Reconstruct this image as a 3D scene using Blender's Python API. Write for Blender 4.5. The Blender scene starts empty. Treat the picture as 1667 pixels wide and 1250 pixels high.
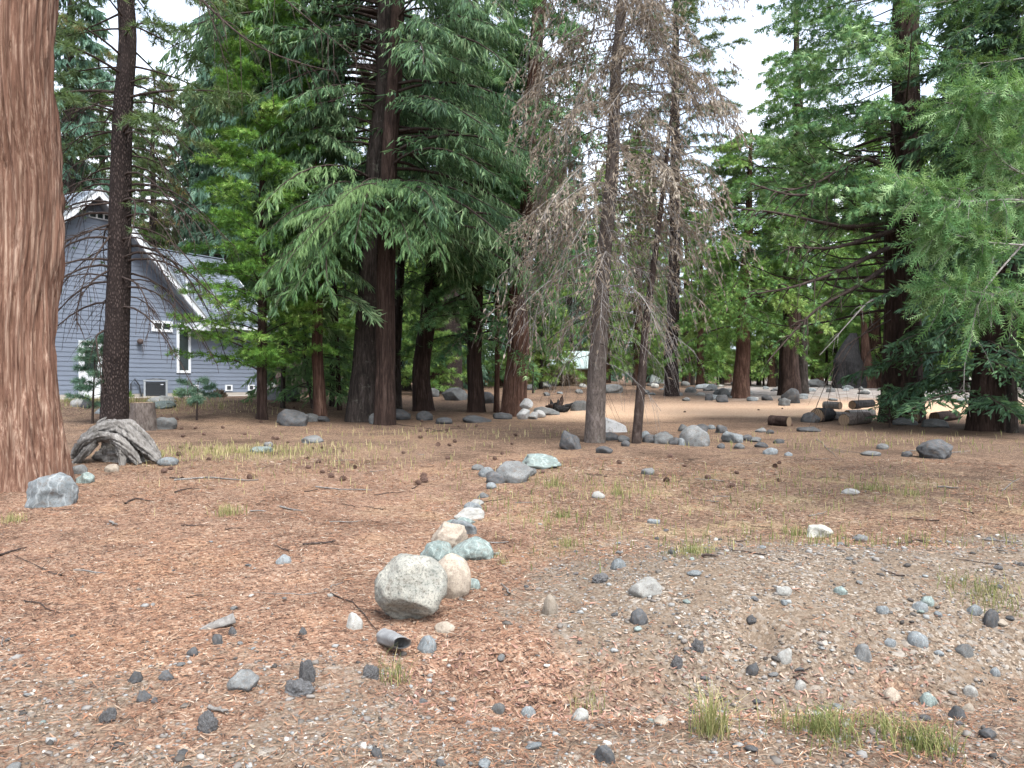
import bpy, math, random
import numpy as np
from mathutils import Vector

# ------------------------------------------------------------------ camera, sky, sun, exposure
S = bpy.context.scene
COL = S.collection
FPX, CX, CY, HOR = 1252.0, 833.5, 625.0, 622.0
EYE = 1.6
PITCH = math.atan((HOR - CY) / FPX)            # nearly level
cam_data = bpy.data.cameras.new('camera')
cam_data.sensor_width = 36.0
cam_data.lens = 36.0 * FPX / 1667.0
cam_data.clip_start = 0.05
cam_data.clip_end = 2000
cam = bpy.data.objects.new('camera', cam_data)
COL.objects.link(cam)
cam.location = (0, 0, EYE)
cam.rotation_euler = (math.radians(90) + PITCH, 0, 0)
S.camera = cam

SUN_EL, SUN_AZ = math.radians(60), math.radians(152)   # azimuth clockwise from +Y
world = bpy.data.worlds.new('World')
S.world = world
world.use_nodes = True
wn, wl = world.node_tree.nodes, world.node_tree.links
wn.clear()
w_out = wn.new('ShaderNodeOutputWorld')
w_bg = wn.new('ShaderNodeBackground')
w_sky = wn.new('ShaderNodeTexSky')
w_sky.sky_type = 'NISHITA'
w_sky.sun_disc = False
w_sky.sun_elevation = SUN_EL
w_sky.sun_rotation = SUN_AZ
w_sky.air_density = 1.0
w_sky.dust_density = 3.0
w_hsv = wn.new('ShaderNodeHueSaturation')      # thin bright cloud takes most of the blue out
w_hsv.inputs['Saturation'].default_value = 0.28
w_hsv.inputs['Value'].default_value = 1.2
w_tc = wn.new('ShaderNodeTexCoord')
w_no = wn.new('ShaderNodeTexNoise')
w_no.inputs['Scale'].default_value = 3.0
w_no.inputs['Detail'].default_value = 5.0
w_rp = wn.new('ShaderNodeValToRGB')
w_rp.color_ramp.elements[0].position = 0.35
w_rp.color_ramp.elements[0].color = (0.62, 0.72, 0.88, 1)
w_rp.color_ramp.elements[1].position = 0.62
w_rp.color_ramp.elements[1].color = (1, 1, 1, 1)
w_mx = wn.new('ShaderNodeMix')
w_mx.data_type = 'RGBA'
w_mx.blend_type = 'MULTIPLY'
w_mx.inputs['Factor'].default_value = 1.0
wl.new(w_sky.outputs[0], w_hsv.inputs['Color'])
wl.new(w_tc.outputs['Generated'], w_no.inputs['Vector'])
wl.new(w_no.outputs['Fac'], w_rp.inputs['Fac'])
wl.new(w_hsv.outputs[0], w_mx.inputs[6])
wl.new(w_rp.outputs[0], w_mx.inputs[7])
wl.new(w_mx.outputs[2], w_bg.inputs['Color'])
w_bg.inputs['Strength'].default_value = 0.15
wl.new(w_bg.outputs[0], w_out.inputs['Surface'])

sun_data = bpy.data.lights.new('sun', 'SUN')
sun_data.energy = 1.5
sun_data.angle = math.radians(25)
sun_data.color = (1.0, 0.96, 0.9)
sun = bpy.data.objects.new('sun', sun_data)
COL.objects.link(sun)
sd = Vector((math.sin(SUN_AZ) * math.cos(SUN_EL), math.cos(SUN_AZ) * math.cos(SUN_EL), math.sin(SUN_EL)))
sun.rotation_euler = sd.to_track_quat('Z', 'Y').to_euler()
sun.location = (0, -5, 30)

S.view_settings.view_transform = 'Standard'
S.view_settings.look = 'None'
S.view_settings.exposure = 1.85
S.view_settings.gamma = 1.0
S.view_settings.use_curve_mapping = False
S.cycles.max_bounces = 8
S.cycles.diffuse_bounces = 4
S.cycles.transmission_bounces = 4
S.cycles.transparent_max_bounces = 6
S.cycles.caustics_reflective = False
S.cycles.caustics_refractive = False

# ------------------------------------------------------------------ helpers
R = np.random.default_rng(11)
random.seed(5)


def smooth(x, a, b):
    t = np.clip((np.asarray(x, float) - a) / (b - a), 0, 1)
    return t * t * (3 - 2 * t)


def _h(i, j, k, seed):
    n = (i.astype(np.int64) * 374761393 + j.astype(np.int64) * 668265263 + k.astype(np.int64) * 2147483647 + seed * 974634777) & 0xFFFFFFFF
    n = ((n ^ (n >> 13)) * 1274126177) & 0xFFFFFFFF
    n = ((n ^ (n >> 16)) * 2246822519) & 0xFFFFFFFF
    return ((n ^ (n >> 15)) & 0xFFFFFF) / float(0xFFFFFF)


def vnoise(x, y, z=0.0, seed=0):
    x, y, z = np.broadcast_arrays(np.asarray(x, float), np.asarray(y, float), np.asarray(z, float))
    i, j, k = np.floor(x).astype(np.int64), np.floor(y).astype(np.int64), np.floor(z).astype(np.int64)
    fx, fy, fz = x - i, y - j, z - k
    fx, fy, fz = fx * fx * (3 - 2 * fx), fy * fy * (3 - 2 * fy), fz * fz * (3 - 2 * fz)
    o = 0
    for a in (0, 1):
        for b in (0, 1):
            for c in (0, 1):
                w = (fx if a else 1 - fx) * (fy if b else 1 - fy) * (fz if c else 1 - fz)
                o = o + w * _h(i + a, j + b, k + c, seed)
    return o * 2 - 1


def fbm(x, y, z=0.0, seed=0, octv=4):
    o, a, f = 0, 1.0, 1.0
    for q in range(octv):
        o = o + a * vnoise(np.asarray(x) * f, np.asarray(y) * f, np.asarray(z) * f, seed + q * 17)
        a *= 0.5
        f *= 2.03
    return o


# terrain ---------------------------------------------------------
_ym = [-50, 6, 12, 17, 24, 30, 36, 45, 60, 100, 200, 500]
_zm = [0, 0, .15, .27, .40, .55, .88, 1.12, 1.42, 1.7, 2.4, 6.0]
_yl = [-50, 5, 12, 18, 24, 28, 37, 45, 60, 100, 200, 500]
_zl = [0, 0, .18, .40, .74, .99, 1.0, 1.15, 1.45, 1.75, 2.5, 6.0]


def ground_z(x, y):
    x, y = np.asarray(x, float), np.asarray(y, float)
    k = smooth(-x, 3.0, 11.0)
    z = np.interp(y, _ym, _zm) * (1 - k) + np.interp(y, _yl, _zl) * k
    # shallow roadside ditch with a gravel bank behind it
    yc = 4.25 + 0.06 * x
    z = z - 0.29 * smooth(x, -0.95, 0.1) * np.exp(-((y - yc) / 0.42) ** 2)
    z = z + 0.22 * smooth(x, 0.1, 1.6) * np.exp(-((y - 6.0) / 0.85) ** 2)
    z = z - 0.13 * np.exp(-(((x - 1.60) / 0.10) ** 2 + ((y - 4.98) / 0.10) ** 2)) - 0.05 * np.exp(-(((x - 1.66) / 0.3) ** 2 + ((y - 4.85) / 0.25) ** 2))
    near = smooth(-y, -14, -2)
    z = z + 0.05 * fbm(x * .35, y * .35, 0, 3, 3) * smooth(y, 3, 9) + 0.018 * fbm(x * 2.2, y * 2.2, 0, 5, 3) * (0.5 + 0.5 * near) \
        + 0.010 * vnoise(x * 9, y * 9, 0, 9) * near
    d = (x + 15) ** 2 + (y - 32.5) ** 2           # levelled pad round the house
    p = smooth(-d, -110, -60)
    return z * (1 - p) + 0.98 * p


_CP, _SP = math.cos(PITCH), math.sin(PITCH)


def ray(px, py):
    a, b, c = (px - CX) / FPX, 1.0, -(py - CY) / FPX
    v = np.array([a, b * _CP - c * _SP, b * _SP + c * _CP])
    return v / v[1]


def at(px, py, depth):
    v = ray(px, py) * depth
    return np.array([v[0], v[1], v[2] + EYE])


_TY = np.concatenate([np.arange(2.2, 12, .02), np.arange(12, 40, .05), np.arange(40, 160, .25)])


def G(px, py):
    v = ray(px, py)
    X, Z = v[0] * _TY, v[2] * _TY + EYE
    gz = ground_z(X, _TY)
    w = np.nonzero(Z <= gz)[0]
    i = w[0] if len(w) else len(_TY) - 1
    return np.array([X[i], _TY[i], gz[i]])


def project(P):
    P = np.asarray(P, float)
    y = np.maximum(P[..., 1], 0.01)
    return CX + FPX * P[..., 0] / y, HOR - FPX * (P[..., 2] - EYE) / y


# meshes ------------------------------------------------------------
def mesh_np(name, V, F, mat=None, sm=False, attrs=None):
    V = np.asarray(V, np.float32).reshape(-1, 3)
    F = np.asarray(F, np.int32)
    m, k = F.shape
    me = bpy.data.meshes.new(name)
    me.vertices.add(len(V))
    me.vertices.foreach_set('co', V.ravel())
    me.loops.add(m * k)
    me.loops.foreach_set('vertex_index', F.ravel())
    me.polygons.add(m)
    me.polygons.foreach_set('loop_start', np.arange(0, m * k, k, dtype=np.int32))
    try:
        me.polygons.foreach_set('loop_total', np.full(m, k, np.int32))
    except Exception:
        pass
    me.polygons.foreach_set('use_smooth', np.full(m, bool(sm)))
    for an, av in (attrs or {}).items():
        a = me.attributes.new(an, 'FLOAT', 'POINT')
        a.data.foreach_set('value', np.asarray(av, np.float32).ravel())
    me.update(calc_edges=True)
    me.validate()
    if mat:
        me.materials.append(mat)
    return me


def quads_to_tris(F):
    F = np.asarray(F)
    return np.concatenate([F[:, [0, 1, 2]], F[:, [0, 2, 3]]])


def ob(name, me, parent=None, loc=None, label=None, cat=None, group=None, kind=None, rot=None, scale=None):
    o = bpy.data.objects.new(name, me)
    COL.objects.link(o)
    if parent is not None:
        o.parent = parent
    if loc is not None:
        o.location = [float(q) for q in loc]
    if rot is not None:
        o.rotation_euler = [float(q) for q in rot]
    if scale is not None:
        o.scale = [float(q) for q in scale]
    for k, v in (('label', label), ('category', cat), ('group', group), ('kind', kind)):
        if v:
            o[k] = v
    return o


def empty(name, loc, label, cat, group=None, rot=None):
    return ob(name, None, None, loc, label, cat, group, None, rot)


def tubes(paths, radii, sides=5, seed=None, cap=False):
    """paths (N,n,3), radii (N,n) -> verts, quads"""
    paths = np.asarray(paths, float)
    radii = np.asarray(radii, float)
    N, n, _ = paths.shape
    t = np.gradient(paths, axis=1)
    t /= np.linalg.norm(t, axis=2, keepdims=True) + 1e-9
    ref = np.where(np.abs(t[..., 2:3]) > 0.85, np.array([1.0, 0, 0]), np.array([0, 0, 1.0]))
    a = np.cross(t, ref)
    a /= np.linalg.norm(a, axis=2, keepdims=True) + 1e-9
    b = np.cross(t, a)
    th = np.linspace(0, 2 * np.pi, sides, endpoint=False)
    V = paths[:, :, None] + radii[:, :, None, None] * (np.cos(th)[None, None, :, None] * a[:, :, None] + np.sin(th)[None, None, :, None] * b[:, :, None])
    idx = np.arange(N * n * sides).reshape(N, n, sides)
    nx = np.roll(idx, -1, axis=2)
    F = np.stack([idx[:, :-1], nx[:, :-1], nx[:, 1:], idx[:, 1:]], -1).reshape(-1, 4)
    return V.reshape(-1, 3), F


def bm_box(lo, hi):
    (x0, y0, z0), (x1, y1, z1) = lo, hi
    V = np.array([[x0, y0, z0], [x1, y0, z0], [x1, y1, z0], [x0, y1, z0], [x0, y0, z1], [x1, y0, z1], [x1, y1, z1], [x0, y1, z1]], float)
    F = np.array([[0, 3, 2, 1], [4, 5, 6, 7], [0, 1, 5, 4], [1, 2, 6, 5], [2, 3, 7, 6], [3, 0, 4, 7]])
    return V, F


def joinm(parts):
    Vs, Fs, n = [], [], 0
    for V, F in parts:
        Vs.append(np.asarray(V, float).reshape(-1, 3))
        Fs.append(np.asarray(F) + n)
        n += len(Vs[-1])
    return np.concatenate(Vs), np.concatenate(Fs)


# materials ---------------------------------------------------------
class NT:
    def __init__(self, name):
        self.m = bpy.data.materials.new(name)
        self.m.use_nodes = True
        self.n, self.l = self.m.node_tree.nodes, self.m.node_tree.links
        self.n.clear()
        self.out = self.n.new('ShaderNodeOutputMaterial')

    def node(self, t, ins=None, **kw):
        q = self.n.new(t)
        for k, v in kw.items():
            setattr(q, k, v)
        for k, v in (ins or {}).items():
            if hasattr(v, 'is_linked'):
                self.l.new(v, q.inputs[k])
            else:
                q.inputs[k].default_value = v
        return q

    def ramp(self, fac, stops, interp='LINEAR'):
        q = self.n.new('ShaderNodeValToRGB')
        e = q.color_ramp.elements
        q.color_ramp.interpolation = interp
        while len(e) < len(stops):
            e.new(0.5)
        for el, (p, c) in zip(e, stops):
            el.position = p
            el.color = (*c, 1) if len(c) == 3 else c
        self.l.new(fac, q.inputs['Fac'])
        return q.outputs['Color']

    def mix(self, f, a, b, mode='MIX'):
        q = self.n.new('ShaderNodeMix')
        q.data_type = 'RGBA'
        q.blend_type = mode
        for i, v in ((0, f), (6, a), (7, b)):
            if hasattr(v, 'is_linked'):
                self.l.new(v, q.inputs[i])
            elif i == 0:
                q.inputs[0].default_value = v
            else:
                q.inputs[i].default_value = (*v, 1)
        return q.outputs[2]

    def math(self, op, a, b=0.0, clamp=False):
        q = self.n.new('ShaderNodeMath')
        q.operation = op
        q.use_clamp = clamp
        for i, v in ((0, a), (1, b)):
            if hasattr(v, 'is_linked'):
                self.l.new(v, q.inputs[i])
            else:
                q.inputs[i].default_value = v
        return q.outputs[0]

    def coord(self, scale=(1, 1, 1), rot=(0, 0, 0), src='Object'):
        tc = self.n.new('ShaderNodeTexCoord')
        mp = self.n.new('ShaderNodeMapping')
        mp.inputs['Scale'].default_value = scale
        mp.inputs['Rotation'].default_value = rot
        self.l.new(tc.outputs[src], mp.inputs['Vector'])
        return mp.outputs[0]

    def coord_rs(self, size, rot):
        """object coordinates turned first, then stretched: cells of the given size along the turned axes"""
        tc = self.n.new('ShaderNodeTexCoord')
        mp = self.n.new('ShaderNodeMapping')
        mp.vector_type = 'TEXTURE'
        mp.inputs['Scale'].default_value = size
        mp.inputs['Rotation'].default_value = rot
        nz = self.node('ShaderNodeTexNoise', {'Vector': tc.outputs['Object'], 'Scale': 13.0, 'Detail': 3.0})
        sb = self.node('ShaderNodeVectorMath', {0: nz.outputs['Color'], 1: (.5, .5, .5)}, operation='SUBTRACT')
        ma = self.node('ShaderNodeVectorMath', {0: sb.outputs[0], 1: (.11, .11, .11), 2: tc.outputs['Object']}, operation='MULTIPLY_ADD')
        self.l.new(ma.outputs[0], mp.inputs['Vector'])
        return mp.outputs[0]

    def noise(self, vec, scale, detail=4, rough=.55, out='Fac', dist=0.0):
        q = self.node('ShaderNodeTexNoise', {'Vector': vec, 'Scale': scale, 'Detail': detail, 'Roughness': rough, 'Distortion': dist})
        return q.outputs[out]

    def voro(self, vec, scale, feature='F1', out='Color', rnd=1.0):
        q = self.node('ShaderNodeTexVoronoi', {'Vector': vec, 'Scale': scale, 'Randomness': rnd}, feature=feature)
        return q.outputs[out]

    def bump(self, h, strength=.5, dist=.02, normal=None):
        ins = {'Height': h, 'Strength': strength, 'Distance': dist}
        if normal is not None:
            ins['Normal'] = normal
        return self.node('ShaderNodeBump', ins).outputs[0]

    def attr(self, name, out='Fac'):
        return self.node('ShaderNodeAttribute', attribute_name=name).outputs[out]

    def principled(self, color, rough=.8, normal=None, spec=.3, metal=0.0):
        ins = {'Roughness': rough, 'Specular IOR Level': spec, 'Metallic': metal}
        p = self.node('ShaderNodeBsdfPrincipled', ins)
        if hasattr(color, 'is_linked'):
            self.l.new(color, p.inputs['Base Color'])
        else:
            p.inputs['Base Color'].default_value = (*color, 1)
        if normal is not None:
            self.l.new(normal, p.inputs['Normal'])
        return p.outputs[0]

    def done(self, sh):
        self.l.new(sh, self.out.inputs['Surface'])
        return self.m


def mat_foliage(name, stops, transl=.35, objrand=0.0):
    t = NT(name)
    f = t.attr('tint')
    if objrand:
        oi = t.node('ShaderNodeObjectInfo').outputs['Random']
        f = t.math('ADD', f, t.math('MULTIPLY', t.math('SUBTRACT', oi, .5), objrand), True)
    c = t.ramp(f, [(a_, tuple(min(.6, q * (1.0 if 'dead' in name else 1.28)) for q in c_)) for a_, c_ in stops])
    p = t.principled(c, .55, None, .25)
    c2 = t.mix(.35, c, (.22, .30, .05) if 'dead' not in name else (.3, .2, .12), 'MIX')
    tr = t.node('ShaderNodeBsdfTranslucent', {'Color': c2}).outputs[0]
    mx = t.node('ShaderNodeMixShader', {0: transl})
    t.l.new(p, mx.inputs[1])
    t.l.new(tr, mx.inputs[2])
    return t.done(mx.outputs[0])


def mat_bark(name, dark, mid, light, sx=9.0, stretch=.16, lichen=None, plates=False, bump=.9, dist=.03, strips=False):
    t = NT(name)
    v = t.coord((1, 1, stretch))
    w = t.coord((1, 1, 1))
    n1 = t.noise(v, sx, 6, .65, dist=.12 if strips else .6)
    n2 = t.noise(v, sx * 3.3, 5, .7)
    if strips:
        w = t.coord((5, 5, .12))
    big = t.noise(w, .9, 3, .5)
    h = t.math('ADD', t.math('MULTIPLY', n1, .65), t.math('MULTIPLY', n2, .35))
    if plates:
        vp = t.coord((1, 1, .38))
        e = t.voro(vp, sx * 1.5, 'DISTANCE_TO_EDGE', 'Distance')
        e = t.math('MULTIPLY', e, 2.2, True)
        h = t.math('MULTIPLY', t.math('ADD', h, .25), t.math('ADD', t.math('MULTIPLY', e, .75), .25))
    c = t.ramp(h, [(.36, dark), (.5, mid), (.64, light)])
    c = t.mix(t.math('MULTIPLY', t.math('SUBTRACT', big, .35), .9, True), c, mid, 'MIX')
    c = t.mix(t.ramp(t.noise(w, 2.3, 4, .6), [(.3, (0, 0, 0)), (.75, (.55, .55, .55))]), c, dark, 'MIX')
    if lichen:
        lm = t.ramp(t.noise(w, 3.1, 6, .7), [(.58, (0, 0, 0)), (.72, (.6, .6, .6))])
        c = t.mix(lm, c, lichen)
    return t.done(t.principled(c, .92, t.bump(h, bump, dist), .15))


def mat_rock(name, base, alt, speck, sp_amt=.5, scale=9.0, vein=False, bump=.5):
    t = NT(name)
    v = t.coord()
    oi = t.node('ShaderNodeObjectInfo').outputs['Random']
    off = t.node('ShaderNodeVectorMath', operation='ADD')
    t.l.new(v, off.inputs[0])
    cmb = t.node('ShaderNodeCombineXYZ', {0: t.math('MULTIPLY', oi, 37.0), 1: t.math('MULTIPLY', oi, 11.0)})
    t.l.new(cmb.outputs[0], off.inputs[1])
    v = off.outputs[0]
    n = t.noise(v, scale * .35, 6, .65, dist=.4)
    base, alt, speck = (tuple(q * .74 for q in z_) for z_ in (base, alt, speck))
    c = t.mix(t.ramp(n, [(.35, (0, 0, 0)), (.65, (1, 1, 1))]), base, alt)
    s = t.noise(v, scale * 3.2, 5, .8)
    c = t.mix(t.ramp(s, [(.5, (0, 0, 0)), (.62, (sp_amt,) * 3)]), c, speck)
    s2 = t.noise(v, scale * 5.5, 3, .8)
    c = t.mix(t.ramp(s2, [(.56, (0, 0, 0)), (.66, (.55 * sp_amt,) * 3)]), c, tuple(q * .35 for q in base))
    if vein:
        wv = t.node('ShaderNodeTexWave', {'Vector': v, 'Scale': scale * .16, 'Distortion': 9.0, 'Detail': 4.0, 'Detail Scale': 1.6}).outputs['Fac']
        c = t.mix(t.ramp(wv, [(.0, (.5, .5, .5)), (.09, (0, 0, 0))]), c, tuple(min(1, q * 1.5) for q in alt))
    dirt = t.ramp(t.noise(v, scale * .8, 6, .75), [(.5, (0, 0, 0)), (.7, (.6, .6, .6))])
    c = t.mix(dirt, c, (.10, .068, .046))
    hs = t.node('ShaderNodeHueSaturation', {'Value': t.math('ADD', t.math('MULTIPLY', oi, .5), .75), 'Color': c}).outputs[0]
    h = t.math('ADD', n, t.math('MULTIPLY', s, .5))
    return t.done(t.principled(hs, .88, t.bump(h, bump, .02), .2))


def mat_plain(name, color, rough=.6, metal=0.0, var=.12, scale=4.0, spec=.4):
    t = NT(name)
    n = t.noise(t.coord(), scale, 5, .6)
    c = t.mix(n, tuple(q * (1 - var) for q in color), tuple(min(1, q * (1 + var)) for q in color))
    return t.done(t.principled(c, rough, t.bump(n, .15, .005), spec, metal))


# foliage kinds: tint 0..1 -> dark to fresh needles
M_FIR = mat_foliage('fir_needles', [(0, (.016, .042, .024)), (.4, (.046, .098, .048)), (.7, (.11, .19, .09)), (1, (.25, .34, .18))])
M_BLUE = mat_foliage('blue_fir_needles', [(0, (.03, .06, .045)), (.5, (.06, .12, .085)), (1, (.14, .22, .15))])
M_CEDAR = mat_foliage('cedar_sprays', [(0, (.024, .06, .016)), (.45, (.052, .122, .028)), (.8, (.105, .20, .045)), (1, (.20, .29, .08))], .4)
M_CEDARD = mat_foliage('dark_cedar_sprays', [(0, (.012, .042, .018)), (.42, (.046, .118, .044)), (.74, (.125, .235, .085)), (1, (.30, .41, .20))], .4)
M_NEAR = mat_foliage('fresh_cedar_sprays', [(0, (.010, .036, .012)), (.42, (.032, .092, .028)), (.75, (.078, .165, .055)), (1, (.21, .31, .14))], .4)
M_PINE = mat_foliage('pine_needles', [(0, (.035, .06, .025)), (.5, (.07, .11, .045)), (.85, (.13, .17, .075)), (1, (.24, .17, .08))])
M_DEAD = mat_foliage('dead_needles', [(0, (.09, .07, .05)), (.45, (.20, .158, .115)), (.75, (.30, .25, .19)), (1, (.40, .35, .28))], .35)
M_LIGHTFIR = mat_foliage('lightened_fir_needles', [(0, (.04, .09, .042)), (.5, (.075, .15, .058)), (1, (.16, .25, .10))], .4)  # fir needles lightened in colour because these boughs hang dark in shade
M_BRIGHT = mat_foliage('bright_cedar_sprays', [(0, (.03, .08, .014)), (.45, (.075, .175, .03)), (.8, (.14, .265, .05)), (1, (.25, .36, .10))], .45)
M_BACK = mat_foliage('woodland_needles', [(0, (.035, .075, .02)), (.4, (.08, .16, .04)), (.75, (.15, .24, .06)), (1, (.24, .31, .09))], .5, .45)

B_HERO = mat_bark('stringy_red_cedar_bark', (.035, .015, .009), (.175, .096, .066), (.43, .315, .235), 26, .016, None, False, 1.0, .03, True)
B_RED = mat_bark('red_cedar_bark', (.014, .007, .005), (.07, .036, .025), (.18, .113, .083), 15, .07, None, False, 1.0, .03)
B_CEDAR = mat_bark('brown_cedar_bark', (.008, .005, .004), (.036, .022, .017), (.092, .062, .05), 13, .09)
B_FIR = mat_bark('fir_bark', (.007, .006, .005), (.034, .026, .022), (.085, .069, .06), 13, .13, (.14, .14, .11))
B_PINE = mat_bark('pine_bark', (.014, .010, .009), (.055, .040, .035), (.095, .072, .063), 15, .4, None, True)
B_DEADT = mat_bark('grey_spruce_bark', (.035, .027, .023), (.11, .09, .078), (.2, .17, .15), 16, .35, (.2, .2, .17))
B_TWIG = mat_bark('twig_bark', (.02, .013, .011), (.05, .036, .03), (.1, .08, .07), 14, .4)
B_GREY = mat_bark('bare_grey_twig', (.11, .10, .09), (.22, .2, .185), (.38, .36, .33), 14, .4)
B_DRIFT = mat_bark('weathered_wood', (.075, .068, .06), (.17, .158, .145), (.30, .285, .265), 11, .12)
B_CHAR = mat_bark('charred_bark', (.008, .008, .008), (.025, .024, .024), (.06, .055, .055), 10, .3)

K_GRAN = mat_rock('speckled_granite', (.31, .31, .27), (.50, .475, .40), (.11, .13, .115), .85, 10)
K_BLUE = mat_rock('blue_grey_stone', (.145, .162, .166), (.245, .262, .262), (.065, .075, .08), .55, 9, True)
K_GREEN = mat_rock('green_grey_stone', (.15, .19, .175), (.27, .315, .29), (.07, .095, .085), .55, 9, True)
K_TAN = mat_rock('tan_stone', (.27, .225, .175), (.39, .335, .265), (.15, .12, .095), .5, 8)
K_DARK = mat_rock('dark_stone', (.055, .057, .058), (.115, .118, .12), (.025, .025, .025), .6, 9)
K_GREY = mat_rock('grey_stone', (.115, .118, .115), (.21, .213, .205), (.05, .05, .05), .6, 9)
K_LUMP = mat_rock('asphalt_lump', (.085, .085, .088), (.17, .17, .17), (.32, .31, .3), .5, 22, False, .9)
K_PALE = mat_rock('pale_stone', (.31, .305, .275), (.43, .42, .385), (.18, .175, .16), .5, 9)


# rocks -----------------------------------------------------------
def ico(sub):
    t = (1 + 5 ** .5) / 2
    V = [(-1, t, 0), (1, t, 0), (-1, -t, 0), (1, -t, 0), (0, -1, t), (0, 1, t), (0, -1, -t), (0, 1, -t), (t, 0, -1), (t, 0, 1), (-t, 0, -1), (-t, 0, 1)]
    F = [(0, 11, 5), (0, 5, 1), (0, 1, 7), (0, 7, 10), (0, 10, 11), (1, 5, 9), (5, 11, 4), (11, 10, 2), (10, 7, 6), (7, 1, 8), (3, 9, 4), (3, 4, 2), (3, 2, 6), (3, 6, 8), (3, 8, 9), (4, 9, 5), (2, 4, 11), (6, 2, 10), (8, 6, 7), (9, 8, 1)]
    V = [np.array(v) / np.linalg.norm(v) for v in V]
    for _ in range(sub):
        c, nf = {}, []

        def mid(a, b):
            k = (min(a, b), max(a, b))
            if k not in c:
                m = V[a] + V[b]
                V.append(m / np.linalg.norm(m))
                c[k] = len(V) - 1
            return c[k]
        for a, b, d in F:
            x, y, z = mid(a, b), mid(b, d), mid(d, a)
            nf += [(a, x, z), (b, y, x), (d, z, y), (x, y, z)]
        F = nf
    return np.array(V), np.array(F)


_ICO = {s: ico(s) for s in range(0, 5)}


def rock_mesh(name, sub, seed, mat, facets=9, rough=.10, cut=.72, sm=True, power=1.0, fine=0.0):
    r = np.random.default_rng(seed)
    V, F = _ICO[sub]
    V = V.copy()
    for _ in range(facets):
        n = r.normal(size=3)
        n /= np.linalg.norm(n)
        d = r.uniform(cut, .98)
        e = np.maximum(0, V @ n - d)
        V -= e[:, None] * n * .92
    rr = 1 + rough * fbm(V[:, 0] * 1.6, V[:, 1] * 1.6, V[:, 2] * 1.6, seed, 4) + fine * fbm(V[:, 0] * 7, V[:, 1] * 7, V[:, 2] * 7, seed + 3, 3)
    V *= rr[:, None]
    lo, hi = V.min(0), V.max(0)
    V = (V - (lo + hi) / 2) / (hi - lo)            # unit box
    me = mesh_np(name, V, F, mat, sm)
    return me


def place_rock(name, px, py, wpx, hpx, mat, label, cat='rock', group=None, sub=3, facets=9, rough=.12, depth_ratio=.85, yaw=None, bury=.32, seed=None, cut=.72, tilt=0.0, sm=True, fine=0.02):
    p = G(px, py)
    sub = min(sub, 2) if wpx < 32 and sub == 3 else sub
    m = p[1] / FPX
    seed = seed if seed is not None else int(px * 7 + py)
    me = rock_mesh(name, sub, seed, mat, facets, rough, cut, sm, fine=fine)
    kq = .88 if mat in (K_DARK, K_LUMP) and p[1] < 9 else 1.1
    w, h = wpx * m * kq, hpx * m * min(kq, 1.06)
    dep = w * depth_ratio
    hh = h / (1 - bury)
    # the visible foot of the stone is its near edge
    o = ob(name, me, None, (p[0], p[1] + dep * .42, p[2] - hh * bury + hh / 2 - 0.0), label, cat, group)
    o.scale = (w, dep, hh)
    o.rotation_euler = (0, tilt, yaw if yaw is not None else 0)
    return o

# ------------------------------------------------------------------ ground
def grid_axis(fine_lo, fine_hi, step, lo, hi, grow=1.09):
    a = list(np.arange(fine_lo, fine_hi, step))
    s, q = step, a[-1]
    while q < hi:
        s *= grow
        q += s
        a.append(q)
    s, q = step, fine_lo
    while q > lo:
        s *= grow
        q -= s
        a.insert(0, q)
    return np.array(a)


def mask_gravel(x, y):
    n = .45 * fbm(x * 1.3, y * 1.3, 0, 21, 4)
    bank = smooth(x + n * 1.1, -.5, 1.1) * smooth(y + 1.1 * n, 3.5, 4.9) * (1 - smooth(y + n * 2.0 + .10 * x, 6.2, 8.6))
    strip = (1 - smooth(y + n * 1.4, 3.2, 4.9)) * .66
    mid = .55 * np.exp(-(((x + .9) / 1.3) ** 2 + ((y - 4.1) / .5) ** 2))
    return np.clip(np.maximum(np.maximum(bank, strip), mid) + .10 * n, 0, 1)


def mask_path(x, y):
    n = fbm(x * .25, y * .25, 0, 31, 3)
    return smooth(x, -1.5, 2.5) * smooth(y + n, 24.2, 26.2) * (1 - smooth(y + n * 1.2 - .10 * x, 30.5, 34.0))


def mask_stony(x, y):
    n = fbm(x * .3, y * .3, 0, 41, 3)
    return smooth(x - .35 * y + n * 2, -6, -1) * smooth(y + n, 33.5, 37)


def mask_orange(x, y):
    n = fbm(x * .5, y * .5, 0, 51, 3)
    return (1 - smooth(x + .8 * n, -.6, 1.6)) * (1 - smooth(y + n * 2, 8.5, 15))


GX = grid_axis(-4.6, 5.4, .07, -330, 330, 1.13)
GY = grid_axis(2.5, 8.6, .06, -60, 420, 1.11)
gx, gy = np.meshgrid(GX, GY)
gz = ground_z(gx, gy)
nr, nc = gx.shape
idx = np.arange(nr * nc).reshape(nr, nc)
F = np.stack([idx[:-1, :-1], idx[:-1, 1:], idx[1:, 1:], idx[1:, :-1]], -1).reshape(-1, 4)

t = NT('needle_covered_ground')
v = t.coord()
big = t.noise(v, .55, 5, .6)
med = t.noise(v, 2.6, 6, .65)
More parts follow.
